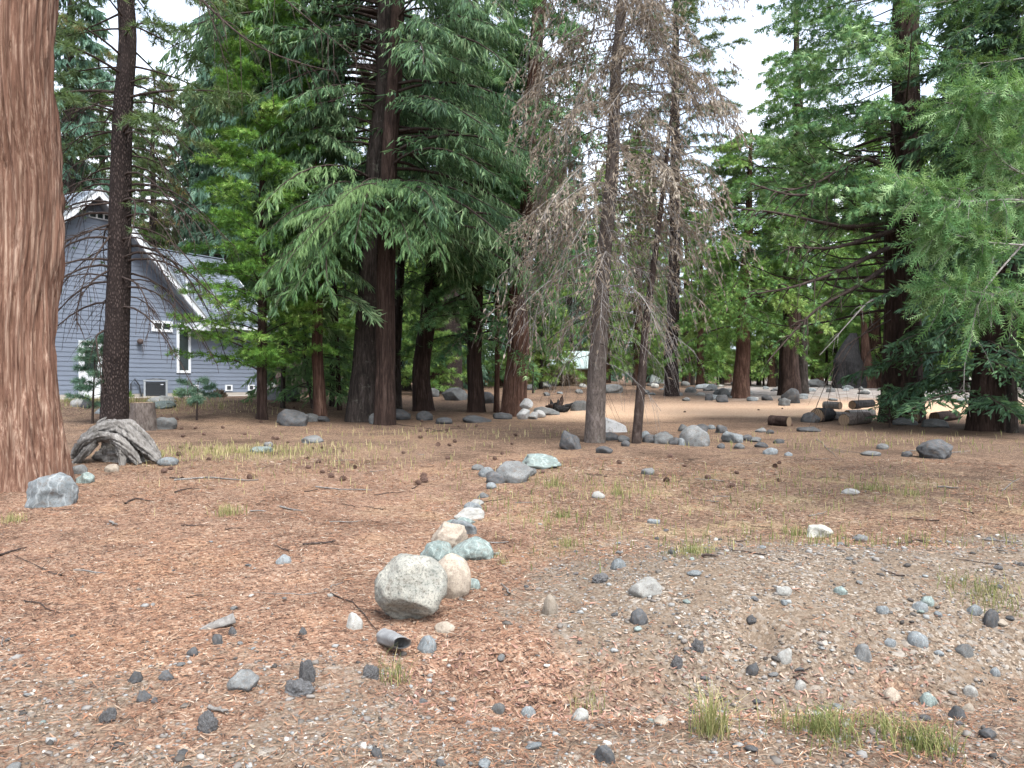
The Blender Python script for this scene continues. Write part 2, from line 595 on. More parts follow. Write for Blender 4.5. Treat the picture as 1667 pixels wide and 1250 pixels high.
# lying needles: long thin cells in several directions
a1 = t.node('ShaderNodeSeparateColor', {0: t.voro(t.coord_rs((.055, .0075, .05), (0, 0, .5)), 1.0)}).outputs[0]
a2 = t.node('ShaderNodeSeparateColor', {0: t.voro(t.coord_rs((.05, .009, .05), (0, 0, 1.9)), 1.0)}).outputs[1]
a3 = t.node('ShaderNodeSeparateColor', {0: t.voro(t.coord_rs((.06, .010, .05), (0, 0, -.65)), 1.0)}).outputs[2]
cell = t.math('ADD', t.math('MULTIPLY', a1, .4), t.math('ADD', t.math('MULTIPLY', a2, .3), t.math('MULTIPLY', a3, .3)))
fine = t.math('ADD', t.math('MULTIPLY', cell, .8), t.math('MULTIPLY', t.noise(v, 30, 4, .7), .25))
orange = t.ramp(fine, [(.26, (.03, .02, .016)), (.40, (.125, .074, .05)), (.54, (.225, .122, .077)), (.68, (.27, .18, .122)), (.82, (.35, .28, .21))])
brown = t.ramp(fine, [(.26, (.03, .021, .016)), (.40, (.09, .056, .039)), (.55, (.172, .106, .070)), (.70, (.235, .160, .108)), (.84, (.34, .26, .18))])
needles = t.mix(t.attr('orange'), brown, orange)
tone = t.ramp(t.math('ADD', t.math('MULTIPLY', big, .6), t.math('MULTIPLY', med, .4)), [(.32, (.42, .41, .40)), (.5, (1, 1, 1)), (.66, (1.25, 1.2, 1.1))])
needles = t.mix(1.0, needles, tone, 'MULTIPLY')
straw = t.ramp(fine, [(.25, (.10, .075, .04)), (.55, (.24, .18, .098)), (.8, (.38, .31, .19))])
needles = t.mix(t.math('MULTIPLY', t.ramp(t.noise(v, 1.1, 5, .65), [(.5, (0, 0, 0)), (.66, (1, 1, 1))]), t.attr('straw')), needles, straw)
needles = t.mix(t.math('MULTIPLY', t.attr('duff_shade'), .75), needles, (.062, .043, .03))
# gravel: two sizes of stone cells over dirt
g1 = t.node('ShaderNodeTexVoronoi', {'Vector': v, 'Scale': 75.0})
g2 = t.node('ShaderNodeTexVoronoi', {'Vector': v, 'Scale': 34.0})
gs1 = t.node('ShaderNodeSeparateColor', {0: g1.outputs['Color']}).outputs[0]
gs2 = t.node('ShaderNodeSeparateColor', {0: g2.outputs['Color']}).outputs[1]
st1 = t.ramp(gs1, [(0, (.035, .027, .020)), (.4, (.115, .088, .066)), (.75, (.175, .142, .11)), (.94, (.26, .22, .18)), (1, (.38, .34, .29))])
st2 = t.ramp(gs2, [(0, (.05, .045, .038)), (.5, (.10, .088, .075)), (.85, (.165, .152, .135)), (1, (.29, .27, .24))])
grav = t.mix(t.math('GREATER_THAN', gs2, .80), st1, st2)
grav = t.mix(t.ramp(med, [(.42, (.8, .8, .8)), (.66, (.15, .15, .15))]), grav, (.125, .094, .068))
gm = t.math('ADD', t.attr('gravel'), t.math('ADD', t.math('MULTIPLY', t.math('SUBTRACT', t.noise(v, 9, 6, .8), .5), 1.5), t.math('MULTIPLY', t.math('SUBTRACT', med, .5), .9)))
gm = t.ramp(gm, [(.30, (0, 0, 0)), (.72, (1, 1, 1))])
grav = t.mix(1.0, grav, (1.18, 1.15, 1.10), 'MULTIPLY')
col = t.mix(gm, needles, grav)
path_sunlit = t.ramp(fine, [(.2, (.32, .195, .115)), (.5, (.50, .325, .205)), (.8, (.62, .46, .32))])  # pale track needles, colour raised further for sunlight through the canopy gap
col = t.mix(t.math('MULTIPLY', t.attr('path'), .9), col, path_sunlit)
stony = t.ramp(t.noise(v, 2.2, 6, .7), [(.35, (.13, .10, .08)), (.5, (.25, .23, .205)), (.68, (.42, .41, .39))])
col = t.mix(t.math('MULTIPLY', t.attr('stony'), .75), col, stony)
hgt = t.math('ADD', t.math('MULTIPLY', fine, .5), t.math('ADD', t.math('MULTIPLY', g2.outputs['Distance'], -.5), t.math('MULTIPLY', med, .8)))
col = t.mix(1.0, col, (.93, .935, .95), 'MULTIPLY')
M_GROUND = t.done(t.principled(col, .95, t.bump(hgt, .8, .03), .1))


def mask_duff_shade(x, y):  # dark duff, with the shade beneath the trees painted in
    o = 0
    for (cx, cy, rx, ry, a) in ((-4.3, 24, 4.2, 2.2, .75), (3.0, 17.6, 3.2, 1.0, .55), (12.8, 20.5, 5.5, 3.6, 1.0), (9.5, 16, 4, 3, .45), (-5, 31, 6, 3, .6), (9, 23, 3.2, 1.4, .7), (-1.5, 24, 2.5, 1.4, .7)):
        o = np.maximum(o, a * np.exp(-((x - cx) / rx) ** 2 - ((y - cy) / ry) ** 2))
    return o


def mask_straw(x, y):
    o = .10 * smooth(y, 5.5, 8) * (1 - smooth(y, 18, 24))
    for (cx, cy, rx, ry) in ((-5.3, 15, 2.2, 1.6), (1.2, 9.3, 2.2, 2.2), (4.8, 10.5, 2.5, 2), (5.4, 6.8, 1.2, .8), (-13, 24.5, 5, 2.4), (2.5, 8, 1.5, .8)):
        o = np.maximum(o, np.exp(-((x - cx) / rx) ** 2 - ((y - cy) / ry) ** 2))
    return o


ground = ob('ground', mesh_np('ground', np.stack([gx, gy, gz], -1), F, M_GROUND, True,
            dict(gravel=mask_gravel(gx, gy), path=mask_path(gx, gy), stony=mask_stony(gx, gy), orange=mask_orange(gx, gy), duff_shade=mask_duff_shade(gx, gy), straw=mask_straw(gx, gy))),
            kind='structure')

# ------------------------------------------------------------------ house
HA = np.array([-16.7, 28.7])
HU = np.array([.512, .859])
HB = np.array([-.859, .512])
M_SIDING = mat_plain('blue_grey_siding', (.152, .178, .224), .6, var=.10, scale=1.2)
M_WHITE = mat_plain('white_trim', (.60, .62, .64), .5, var=.04)
M_SOFFIT = mat_plain('grey_soffit', (.22, .25, .29), .7, var=.06)
M_GLASS = mat_plain('dark_window_glass', (.018, .026, .026), .08, var=.3, spec=.7)
M_CONC = mat_plain('concrete', (.36, .325, .285), .9, var=.14, scale=2.2)
M_METALD = mat_plain('dark_grey_louvre', (.045, .05, .056), .5, .2)
M_METALG = mat_plain('grey_metal', (.30, .32, .33), .45, .3)
M_BROWN = mat_plain('dark_brown_wood', (.06, .042, .036), .8, var=.3, scale=8)
tS = NT('grey_shingles')
sv = tS.attr('tint')
sc = tS.ramp(sv, [(0, (.065, .078, .092)), (.5, (.115, .135, .158)), (1, (.19, .215, .245))])
sc = tS.mix(tS.math('MULTIPLY', tS.noise(tS.coord(), 60, 3, .7), .35), sc, (.10, .11, .125))
M_SHING = tS.done(tS.principled(sc, .9, None, .2))

HZ = .98
house = empty('house', (HA[0], HA[1], HZ), 'grey blue lap sided house with steep white edged gable and shingle roof', 'house', rot=(0, 0, math.atan2(HU[1], HU[0])))
# local axes: x along the front wall, y to the back, z up from the ground


def hpart(name, VF, mat, parent=None, kind=None, attrs=None, label=None):
    return ob(name, mesh_np(name, VF[0], VF[1], mat, False, attrs), parent or house, kind=kind, label=label)


def s_of(px, w=0.0):
    k = (px - CX) / FPX
    a = HA + HB * w
    return (k * a[1] - a[0]) / (HU[0] - k * HU[1])


def z_of(px, py, w=0.0):
    s = s_of(px, w)
    Y = HA[1] + HB[1] * w + HU[1] * s
    return EYE + (HOR - py) * Y / FPX - HZ


S0, PK, SL = 1.0, 9.0 - HZ, .965        # gable peak (fascia top), slope
WL, WR, EAV = -3.35, 9.3, 4.15 - HZ     # wall ends, wing eave
LEFT_E = -4.2
EXPO = .178


def gable_z(s):
    return PK - .22 - SL * abs(s - S0)


# wall body (behind the boards)
pts = [(WL, 0), (WR, 0), (WR, EAV - .1), (5.85, EAV - .1), (S0, PK - .25), (WL, gable_z(WL) - .05)]
n = len(pts)
V = [(s, .03, z) for s, z in pts] + [(s, .25, z) for s, z in pts]
wall = bpy.data.meshes.new('wall')
wall.from_pydata(V, [], [list(range(n))[::-1], list(range(n, 2 * n))] + [[i, (i + 1) % n, n + (i + 1) % n, n + i] for i in range(n)])
wall.materials.append(M_SIDING)
wall.polygons.foreach_set('use_smooth', [False] * len(wall.polygons))
ob('wall', wall, house)
hpart('side_wall', bm_box((WR - .22, .26, 0), (WR, 7.0, EAV)), M_SIDING)
row = 0
z = .16
while z < PK - .5:
    z1 = z + EXPO

    def ends(q):
        if q < EAV - .15:
            return WL, WR - .11
        return max(WL, S0 - (PK - .24 - q) / SL), min(S0 + (PK - .24 - q) / SL, WR - .11)
    l0, r0 = ends(z)
    l1, r1 = ends(z1)
    if r1 - l1 < .1:
        break
    y0, y1, e = -.020, -.004, .03
    V = np.array([[l0, y0, z], [r0, y0, z], [r1, y1, z1 + .012], [l1, y1, z1 + .012], [l0, e, z], [r0, e, z], [r1, e, z1 + .012], [l1, e, z1 + .012]])
    FF = np.array([[0, 1, 2, 3], [5, 4, 7, 6], [1, 0, 4, 5], [3, 2, 6, 7], [0, 3, 7, 4], [2, 1, 5, 6]])
    ob('siding_board', mesh_np('siding_board', V, FF, M_SIDING), house)
    z = z1
hpart('foundation', bm_box((WL, -.012, -.4), (WR, .028, .155)), M_CONC)
hpart('corner_board', bm_box((WR - .108, -.035, .02), (WR + .02, .03, EAV - .12)), M_WHITE)


def roof_slab(p0, p1, y0, y1, th):
    (a, za), (b, zb) = p0, p1
    V = np.array([[a, y0, za], [b, y0, zb], [b, y1, zb], [a, y1, za], [a, y0, za - th], [b, y0, zb - th], [b, y1, zb - th], [a, y1, za - th]])
    return V, np.array([[0, 1, 2, 3], [7, 6, 5, 4], [0, 4, 5, 1], [2, 6, 7, 3], [0, 3, 7, 4], [1, 5, 6, 2]])


def shingles(o, ex, ey, L, W, parent, seed, left=None):
    """courses of tabs on a plane: o origin at the eave, ex along the eave (L), ey up the slope (W)"""
    r = np.random.default_rng(seed)
    nrm = np.cross(ex, ey)
    if nrm[2] < 0:
        nrm = -nrm
    Vs, Fs, T, k = [], [], [], 0
    step, tab = .145, .31
    for i in range(int(W / step)):
        q = -r.uniform(0, tab)
        while q < L:
            a, b = max(0, q, left(i * step) if left else 0), min(L, q + tab - .012)
            q += tab
            if b - a < .02:
                continue
            u0, u1 = i * step, min(W, (i + 1) * step + .03)
            p = [o + ex * a + ey * u0 + nrm * .022, o + ex * b + ey * u0 + nrm * .022, o + ex * b + ey * u1 + nrm * .006, o + ex * a + ey * u1 + nrm * .006,
                 o + ex * a + ey * u0, o + ex * b + ey * u0]
            Vs += p
            Fs += [[k, k + 1, k + 2, k + 3], [k + 4, k + 5, k + 1, k]]
            T += [float(np.clip(r.normal(.5, .25), 0, 1))] * 6
            k += 6
    ob('shingle_covering', mesh_np('shingle_covering', np.array(Vs), np.array(Fs), M_SHING, False, dict(tint=T)), parent, kind='stuff')


OV = -.55
rt = hpart('roof', roof_slab((LEFT_E, PK - SL * (S0 - LEFT_E)), (S0 - .003, PK), OV + .04, 7.5, .2), M_SOFFIT)
cs, sn = 1 / math.hypot(1, SL), SL / math.hypot(1, SL)
Ls = (S0 - LEFT_E) / cs
shingles(np.array([LEFT_E, OV + .03, PK - SL * (S0 - LEFT_E)]), np.array([0, 1.0, 0]), np.array([cs, 0, sn]), 8.0, Ls, rt, 3)
RE = 5.95
rt2 = hpart('roof', roof_slab((S0 + .003, PK), (RE, PK - SL * (RE - S0)), OV + .04, 7.5, .2), M_SOFFIT)
# rake boards
for a, b in ((LEFT_E - .02, S0 - .004), (S0 + .004, RE)):
    za, zb = PK - SL * abs(a - S0) + .03, PK - SL * abs(b - S0) + .03
    V = np.array([[a, OV - .05, za], [b, OV - .05, zb], [b, OV + .035, zb], [a, OV + .035, za], [a, OV - .05, za - .34], [b, OV - .05, zb - .34], [b, OV + .035, zb - .34], [a, OV + .035, za - .34]])
    FF = np.array([[0, 1, 2, 3], [7, 6, 5, 4], [0, 4, 5, 1], [2, 6, 7, 3], [0, 3, 7, 4], [1, 5, 6, 2]])
    hpart('rake_board', (V, FF), M_WHITE)
    V2 = V.copy()
    V2[:, 2] += np.array([.035] * 4 + [.295] * 4)
    V2[[0, 1, 4, 5], 1] -= .03
    hpart('roof_edge_strip', (V2, FF), M_METALG)
# wing roof, falling to the front
WRI, RZ = 3.36, 7.77 - HZ
g = (RZ - EAV) / (WRI + .45)
V = np.array([[3.9, -.43, EAV], [9.75, -.43, EAV], [9.75, WRI, RZ], [1.4, WRI, RZ], [3.9, -.43, EAV - .16], [9.75, -.43, EAV - .16], [9.75, WRI, RZ - .16], [1.4, WRI, RZ - .16]])
V[0, 0] = V[4, 0] = 5.98
FF = np.array([[0, 1, 2, 3], [7, 6, 5, 4], [0, 4, 5, 1], [2, 6, 7, 3], [0, 3, 7, 4], [1, 5, 6, 2]])
rw = hpart('wing_roof', (V, FF), M_SOFFIT)
ey = np.array([0, WRI + .45, RZ - EAV])
eyl = np.linalg.norm(ey)
ey /= eyl
shingles(np.array([2.3, -.45, EAV]), np.array([1.0, 0, 0]), ey, 7.47, eyl, rw, 4, lambda w_: S0 + (PK - (EAV + ey[2] * w_)) / SL - 2.3 + .06)
hpart('wing_roof_back', roof_slab((0, 0), (1, 0), 0, 1, .1) if False else (np.array([[2.0, WRI + .004, RZ], [9.75, WRI + .004, RZ], [9.75, 7.5, EAV], [2.0, 7.5, EAV], [2.0, WRI + .004, RZ - .16], [9.75, WRI + .004, RZ - .16], [9.75, 7.5, EAV - .16], [2.0, 7.5, EAV - .16]]), FF), M_SHING, attrs=dict(tint=[.5] * 8))
hpart('ridge_cap', bm_box((2.3, WRI - .1, RZ + .004), (9.77, WRI + .1, RZ + .05)), M_SHING, attrs=dict(tint=[.7] * 8))
hpart('wing_rake_board', (np.array([[9.753, -.46, EAV + .02], [9.80, -.46, EAV + .02], [9.80, WRI, RZ + .02], [9.753, WRI, RZ + .02], [9.753, -.46, EAV - .22], [9.80, -.46, EAV - .22], [9.80, WRI, RZ - .22], [9.753, WRI, RZ - .22]]), FF), M_WHITE)
hpart('gable_return', joinm([bm_box((4.95, OV + .02, EAV - .32), (6.02, -.024, EAV - .22)), bm_box((5.35, OV + .06, EAV - .219), (6.0, -.024, EAV + .02))]), M_WHITE)
hpart('gutter', bm_box((6.03, -.62, EAV - .17), (9.79, -.46, EAV - .02)), M_WHITE)
hpart('soffit', bm_box((6.03, -.455, EAV - .27), (9.74, -.03, EAV - .175)), M_SOFFIT)
hpart('roof_pipe', joinm([tubes(np.array([[[6.1, 1.2, 4.6], [6.1, 1.2, 5.45]]]) + np.array([0, 0, 0]), np.array([[.045, .045]]), 10)]), M_WHITE)


def window(px0, px1, py0, py1, panes, name='window', trim=.11, lab=None):
    pm = (px0 + px1) / 2
    s0, s1 = s_of(px0), s_of(px1)
    z1, z0 = z_of(pm, py0), z_of(pm, py1)
    parts = [bm_box((s0, -.06, z0), (s0 + trim, .02, z1)), bm_box((s1 - trim, -.06, z0), (s1, .02, z1)),
             bm_box((s0 + trim, -.06, z0), (s1 - trim, .02, z0 + trim)), bm_box((s0 + trim, -.06, z1 - trim), (s1 - trim, .02, z1))]
    w = hpart(name, joinm(parts), M_WHITE)
    a, b = s0 + trim, s1 - trim
    st = (b - a) / panes
    for i in range(panes):
        ob('pane', mesh_np('pane', *bm_box((a + st * i + (.03 if i else 0), -.028, z0 + trim), (a + st * (i + 1) - (.03 if i < panes - 1 else 0), -.022, z1 - trim)), M_GLASS), w)
        if i:
            ob('mullion', mesh_np('mullion', *bm_box((a + st * i - .03, -.05, z0 + trim), (a + st * i + .03, -.018, z1 - trim)), M_WHITE), w)
    return w


window(246, 280, 522, 540, 2)
window(287, 309.5, 526, 607, 1)
w = window(144, 181, 347, 357, 3, trim=.03)
# white door with a half light
s0, s1, zb, zt = s_of(131), s_of(173), .03, z_of(150, 559)
d = hpart('door', bm_box((s0, -.055, zb), (s1, .02, zt)), M_WHITE)
zq = z_of(146, 604)
ob('pane', mesh_np('pane', *bm_box((s_of(136.5), -.066, zq), (s_of(157), -.058, zt - .14)), M_GLASS), d)
ob('frame', mesh_np('frame', *joinm([bm_box((s0 - .09, -.07, zb), (s0 - .002, .02, zt + .1)), bm_box((s1 + .002, -.07, zb), (s1 + .09, .02, zt + .1)), bm_box((s0 - .002, -.07, zt + .002), (s1 + .002, .02, zt + .1))]), M_WHITE), d)
ob('handle', mesh_np('handle', *bm_box((s1 - .16, -.11, 1.0), (s1 - .12, -.058, 1.12)), M_METALG), d)
for a, b in ((311, 322.5), (366, 377.5), (403, 413.5)):
    vt = hpart('foundation_vent', joinm([bm_box((s_of(a), -.05, .22), (s_of(b), .01, .50))]), M_WHITE)
    ob('vent_grille', mesh_np('vent_grille', *bm_box((s_of(a) + .08, -.062, .28), (s_of(b) - .1, -.052, .45)), M_METALD), vt)
V, F = _ICO[2]
hpart('wall_lamp', (V * np.array([.12, .12, .12]) * (1 + .12 * vnoise(V[:, 0] * 5, V[:, 1] * 5, V[:, 2] * 5, 2))[:, None] + np.array([s_of(225), -.14, z_of(225, 556)]), F), M_BROWN)
hpart('pipe', tubes(np.array([[[s_of(211), -.08, .1], [s_of(211), -.08, .55], [s_of(217), -.09, .75], [s_of(224), -.1, .5], [s_of(228), -.1, .05]]]), np.full((1, 5), .03), 8), M_METALD)

# dark wooden fence beyond the corner
dk = empty('fence', (-11.5, 37.4, .95), 'dark brown board fence behind the right corner of the blue house', 'fence', rot=(0, 0, .35))
for i in range(9):
    ob('board', mesh_np('board', *bm_box((i * .17, -.02 + .004 * (i % 2), -.1), (i * .17 + .155, .02 + .004 * (i % 2), 1.75 + .02 * (i % 3))), M_BROWN), dk)

# concrete strip along the wall
patio = bm_box((-3.4, -1.15, -.25), (9.1, -.04, .012))
po = ob('pavement', mesh_np('pavement', *patio, M_CONC), None, (HA[0], HA[1], HZ), kind='structure', rot=(0, 0, math.atan2(HU[1], HU[0])))

# heat pump
acs = (s_of(233, -.7) + s_of(273, -.7)) / 2
acp = HA + HU * acs - HB * .72
ac = empty('condenser_unit', (acp[0], acp[1], HZ + .012), 'grey outdoor air conditioner with dark louvred sides against the house wall', 'air conditioner', rot=(0, 0, math.atan2(HU[1], HU[0]) - .62))
ob('base', mesh_np('base', *bm_box((-.46, -.42, 0), (.46, .42, .05)), M_CONC), ac)
ob('body', mesh_np('body', *bm_box((-.39, -.36, .052), (.39, .36, .62)), M_METALD), ac)
for x in (-.40, .40):
    for y in (-.37, .37):
        ob('corner_post', mesh_np('corner_post', *bm_box((x - .035, y - .035, .052), (x + .035, y + .035, .655)), M_METALG), ac)
ob('lid', mesh_np('lid', *bm_box((-.45, -.42, .657), (.45, .42, .70)), M_METALG), ac)
for i in range(9):
    zz = .10 + i * .062
    ob('louvre', mesh_np('louvre', *bm_box((-.362, -.395, zz), (.362, -.362, zz + .022)), M_METALD), ac)
th = np.linspace(0, 2 * np.pi, 25)
rings = [np.stack([rr * np.cos(th), rr * np.sin(th), np.full(25, .72 + (.38 - rr) * .14)], -1) for rr in (.37, .29, .21, .13)]
ob('fan_guard', mesh_np('fan_guard', *joinm([tubes(q[None], np.full((1, 25), .012), 5) for q in rings]), M_METALD), ac)
ob('label_plate', mesh_np('label_plate', *bm_box((.18, -.402, .50), (.28, -.397, .53)), M_WHITE), ac)

# ------------------------------------------------------------------ far cabin and its yard
cz = 1.45
cy0 = 62.0
xl, xr = (738 - CX) / FPX * cy0, (968 - CX) / FPX * cy0
M_CROOF = mat_plain('pale_green_metal_roof', (.42, .50, .47), .4, .2, var=.1, scale=.8)
M_CWALL = mat_plain('tan_cabin_wall', (.20, .155, .07), .8, var=.25, scale=1.5)
M_CRED = mat_plain('rust_brown_siding', (.16, .075, .045), .8, var=.3, scale=3)
cab = empty('cabin', ((xl + xr) / 2, cy0, cz), 'low cabin with pale green metal roof seen between the far trunks', 'cabin')
hw = (xr - xl) / 2
ob('wall', mesh_np('wall', *bm_box((-hw, 0, -.5), (hw, 5, 1.3)), M_CWALL), cab)
V = np.array([[-hw - .5, -.6, 1.28], [hw + .5, -.6, 1.28], [hw + .5, 2.5, 2.75], [-hw - .5, 2.5, 2.75], [-hw - .5, -.6, 1.2], [hw + .5, -.6, 1.2], [hw + .5, 2.5, 2.67], [-hw - .5, 2.5, 2.67]])
FF = np.array([[0, 1, 2, 3], [7, 6, 5, 4], [0, 4, 5, 1], [2, 6, 7, 3], [0, 3, 7, 4], [1, 5, 6, 2]])
cr = ob('roof', mesh_np('roof', V, FF, M_CROOF), cab)
for i in range(22):
    x = -hw - .45 + i * (2 * hw + .9) / 21
    ob('seam', mesh_np('seam', np.array([[x - .02, -.6, 1.285], [x + .02, -.6, 1.285], [x + .02, 2.5, 2.755], [x - .02, 2.5, 2.755], [x - .02, -.6, 1.325], [x + .02, -.6, 1.325], [x + .02, 2.5, 2.795], [x - .02, 2.5, 2.795]]), np.array([[0, 3, 2, 1], [4, 5, 6, 7], [0, 1, 5, 4], [1, 2, 6, 5], [2, 3, 7, 6], [3, 0, 4, 7]]), M_CROOF), cr)
for i in range(6):
    x = -hw + .3 + i * (2 * hw - .6) / 5
    ob('porch_post', mesh_np('porch_post', *bm_box((x - .06, -.5, -.5), (x + .06, -.38, 1.22)), M_WHITE), cab)
wd = ob('window', mesh_np('window', *bm_box((-2.2, -.05, .4), (-1.2, -.01, 1.1)), M_WHITE), cab)
ob('pane', mesh_np('pane', *bm_box((-2.12, -.07, .48), (-1.28, -.052, 1.02)), M_GLASS), wd)
wd = ob('window', mesh_np('window', *bm_box((1.0, -.05, .4), (2.0, -.01, 1.1)), M_WHITE), cab)
ob('pane', mesh_np('pane', *bm_box((1.08, -.07, .48), (1.92, -.052, 1.02)), M_GLASS), wd)

# white tarp over a low heap
p = G(1062, 624)
xx, yy = np.meshgrid(np.linspace(-.2, 1.35, 14), np.linspace(-.5, .5, 8))
zz = np.clip(.95 - .55 * (xx + .1), .05, None) * (1 - .5 * np.abs(yy)) + .05 * fbm(xx * 3, yy * 3, 0, 8, 3)
ii = np.arange(14 * 8).reshape(8, 14)
FF = np.stack([ii[:-1, :-1], ii[:-1, 1:], ii[1:, 1:], ii[1:, :-1]], -1).reshape(-1, 4)
M_TARP = mat_plain('white_sheet', (.5, .53, .53), .6, var=.05)
zz[0, :] = zz[-1, :] = -.1
zz[:, 0] = zz[:, -1] = -.1
ob('tarp', mesh_np('tarp', np.stack([xx, yy, zz], -1), FF, M_TARP, True), None, p, 'white sheet sloping over a low heap behind the thin dark leaning trunk', 'tarp')

# ------------------------------------------------------------------ trees
# leaf templates: x along the leaf, y across, z off its plane
def tpl(tris):
    V, F = [], []
    for tr in tris:
        F.append([len(V), len(V) + 1, len(V) + 2])
        V += tr
    return np.array(V, float), np.array(F)


# hanging fir twig: two crossed slim blades with a ragged outline
T_TWIG = tpl([[(0, -.12, 0), (.45, -.5, .1), (1, 0, 0)], [(0, .12, 0), (1, 0, 0), (.35, .5, -.1)],
              [(.05, 0, -.3), (1, .05, 0), (.4, 0, .45)]])
T_TWIGF = tpl([[(0, -.05, 0), (.28, -.5, .1), (.42, -.05, 0)], [(0, .05, 0), (.42, .05, 0), (.25, .5, -.1)], [(.3, -.05, 0), (.62, -.45, -.1), (.72, 0, 0)],
               [(.3, .05, 0), (.72, 0, 0), (.6, .45, .1)], [(.6, -.12, 0), (1, 0, 0), (.6, .12, 0)]])
# flat cedar spray: fern-like lobes
_sp = []
for q, (x, l) in enumerate(((.08, .42), (.26, .5), (.45, .42), (.63, .3))):
    for s in (-1, 1):
        _sp.append([(x, 0, 0), (x + .10, 0, 0), (x + .12 + .42 * l, s * l, .10 * (q % 2) - .05)])
_sp.append([(.55, -.07, 0), (1, 0, .05), (.55, .07, 0)])
T_SPRAY = tpl(_sp)
T_SPRAYS = tpl([[(0, 0, 0), (.50, -.5, .08), (.2, 0, 0)], [(0, 0, 0), (.2, 0, 0), (.46, .5, -.08)], [(.25, 0, 0), (.82, -.36, -.05), (.45, 0, 0)], [(.3, 0, 0), (.5, 0, 0), (.86, .34, .05)], [(.1, -.07, 0), (1, 0, 0), (.1, .07, 0)]])
_ff = []
for q in range(7):
    x = .06 + .12 * q
    l = .5 * (1 - .55 * abs(q - 2.2) / 4.5)
    for s in (-1, 1):
        _ff.append([(x, 0, 0), (x + .055, 0, 0), (x + .05 + .30 * l, s * l, .12 * ((q * 7) % 3) - .1)])
_ff.append([(.1, -.05, 0), (1, 0, .05), (.1, .05, 0)])
T_FROND = tpl(_ff)
# pine tuft
_tu = []
_r = np.random.default_rng(2)
for q in range(16):
    d = _r.normal(size=3)
    d[0] = abs(d[0]) * .8 + .25
    d /= np.linalg.norm(d)
    n_ = np.cross(d, _r.normal(size=3))
    n_ /= np.linalg.norm(n_)
    _tu.append([tuple(n_ * .045), tuple(d * _r.uniform(.75, 1)), tuple(-n_ * .045)])
T_TUFT = tpl(_tu)


def leaves_mesh(name, P, D, N, L, W, tint, T, mat):
    """expand leaf frames with a template"""
    Tv, Tf = T
    Sd = np.cross(N, D)
    Sd /= np.linalg.norm(Sd, axis=1, keepdims=True) + 1e-9
    Nn = np.cross(D, Sd)
    V = P[:, None] + (Tv[None, :, 0:1] * (D * L[:, None])[:, None] + Tv[None, :, 1:2] * (Sd * W[:, None])[:, None] + Tv[None, :, 2:3] * (Nn * W[:, None])[:, None])
    k = len(Tv)
    F = (Tf[None] + (np.arange(len(P)) * k)[:, None, None]).reshape(-1, 3)
    return V.reshape(-1, 3), F, np.repeat(np.clip(tint, 0, 1), k)


def unit(v):
    return v / (np.linalg.norm(v, axis=-1, keepdims=True) + 1e-9)


def cull(Pw, r, keep=.12, mx=1.14):
    """thin out what lies well outside the photograph"""
    u, v = project(Pw)
    ins = (np.abs(u - CX) < CX * mx) & (v > -110) & (Pw[:, 1] > 1)
    return ins, ins | (r.random(len(Pw)) < keep)


def trunk_mesh(name, path, rad, segs, rows, mat, flute=.05, ff=5, bark=.02, bf=9, seed=0, flare=.5, holes=False, knots=0):
    """path (n,3) local; rad (n)"""
    path, rad = np.asarray(path, float), np.asarray(rad, float)
    tt = np.linspace(0, 1, len(path))
    ts = np.linspace(0, 1, rows) ** 1.0
    C = np.stack([np.interp(ts, tt, path[:, q]) for q in range(3)], -1)
    rr = np.interp(ts, tt, rad)
    th = np.linspace(0, 2 * np.pi, segs, endpoint=False)
    H = C[:, 2] - C[0, 2]
    fl = 1 + flare * np.exp(-np.maximum(H, 0) / (rad[0] * 1.6 + .05))
    TH, HH = np.meshgrid(th, H)
    cxn, syn = np.cos(TH), np.sin(TH)
    warp = .35 * fbm(cxn * 1.2, syn * 1.2, HH * .35, seed + 5, 3)
    f1 = fbm(cxn * ff * .4 + warp, syn * ff * .4, HH * .12, seed, 3)
    rid = 1 - np.abs(fbm(cxn * bf + warp, syn * bf + warp, HH * .55, seed + 9, 4)) * 2
    lobes = .5 + .5 * np.cos(TH * 5 + seed + 2 * fbm(cxn, syn, HH * .1, seed + 2, 2))
    root = np.exp(-HH / (rad[0] * 1.5 + .05)) * lobes * flare * .5
    RR = rr[:, None] * (fl[:, None] + root + flute * f1) + bark * rid
    if knots:
        rk = np.random.default_rng(seed)
        for _ in range(knots):
            a, z = rk.uniform(0, 6.28), rk.uniform(0, H[-1])
            dd = np.minimum(np.abs(TH - a), 6.283 - np.abs(TH - a)) * rr[:, None]
            RR -= .05 * np.exp(-(dd / .035) ** 2 - ((HH - z) / .05) ** 2)
    V = np.stack([C[:, None, 0] + RR * cxn, C[:, None, 1] + RR * syn, np.broadcast_to(C[:, None, 2], RR.shape)], -1)
    ii = np.arange(rows * segs).reshape(rows, segs)
    nx = np.roll(ii, -1, 1)
    F = np.stack([ii[:-1], nx[:-1], nx[1:], ii[1:]], -1).reshape(-1, 4)
    return mesh_np(name, V, F, mat, True)


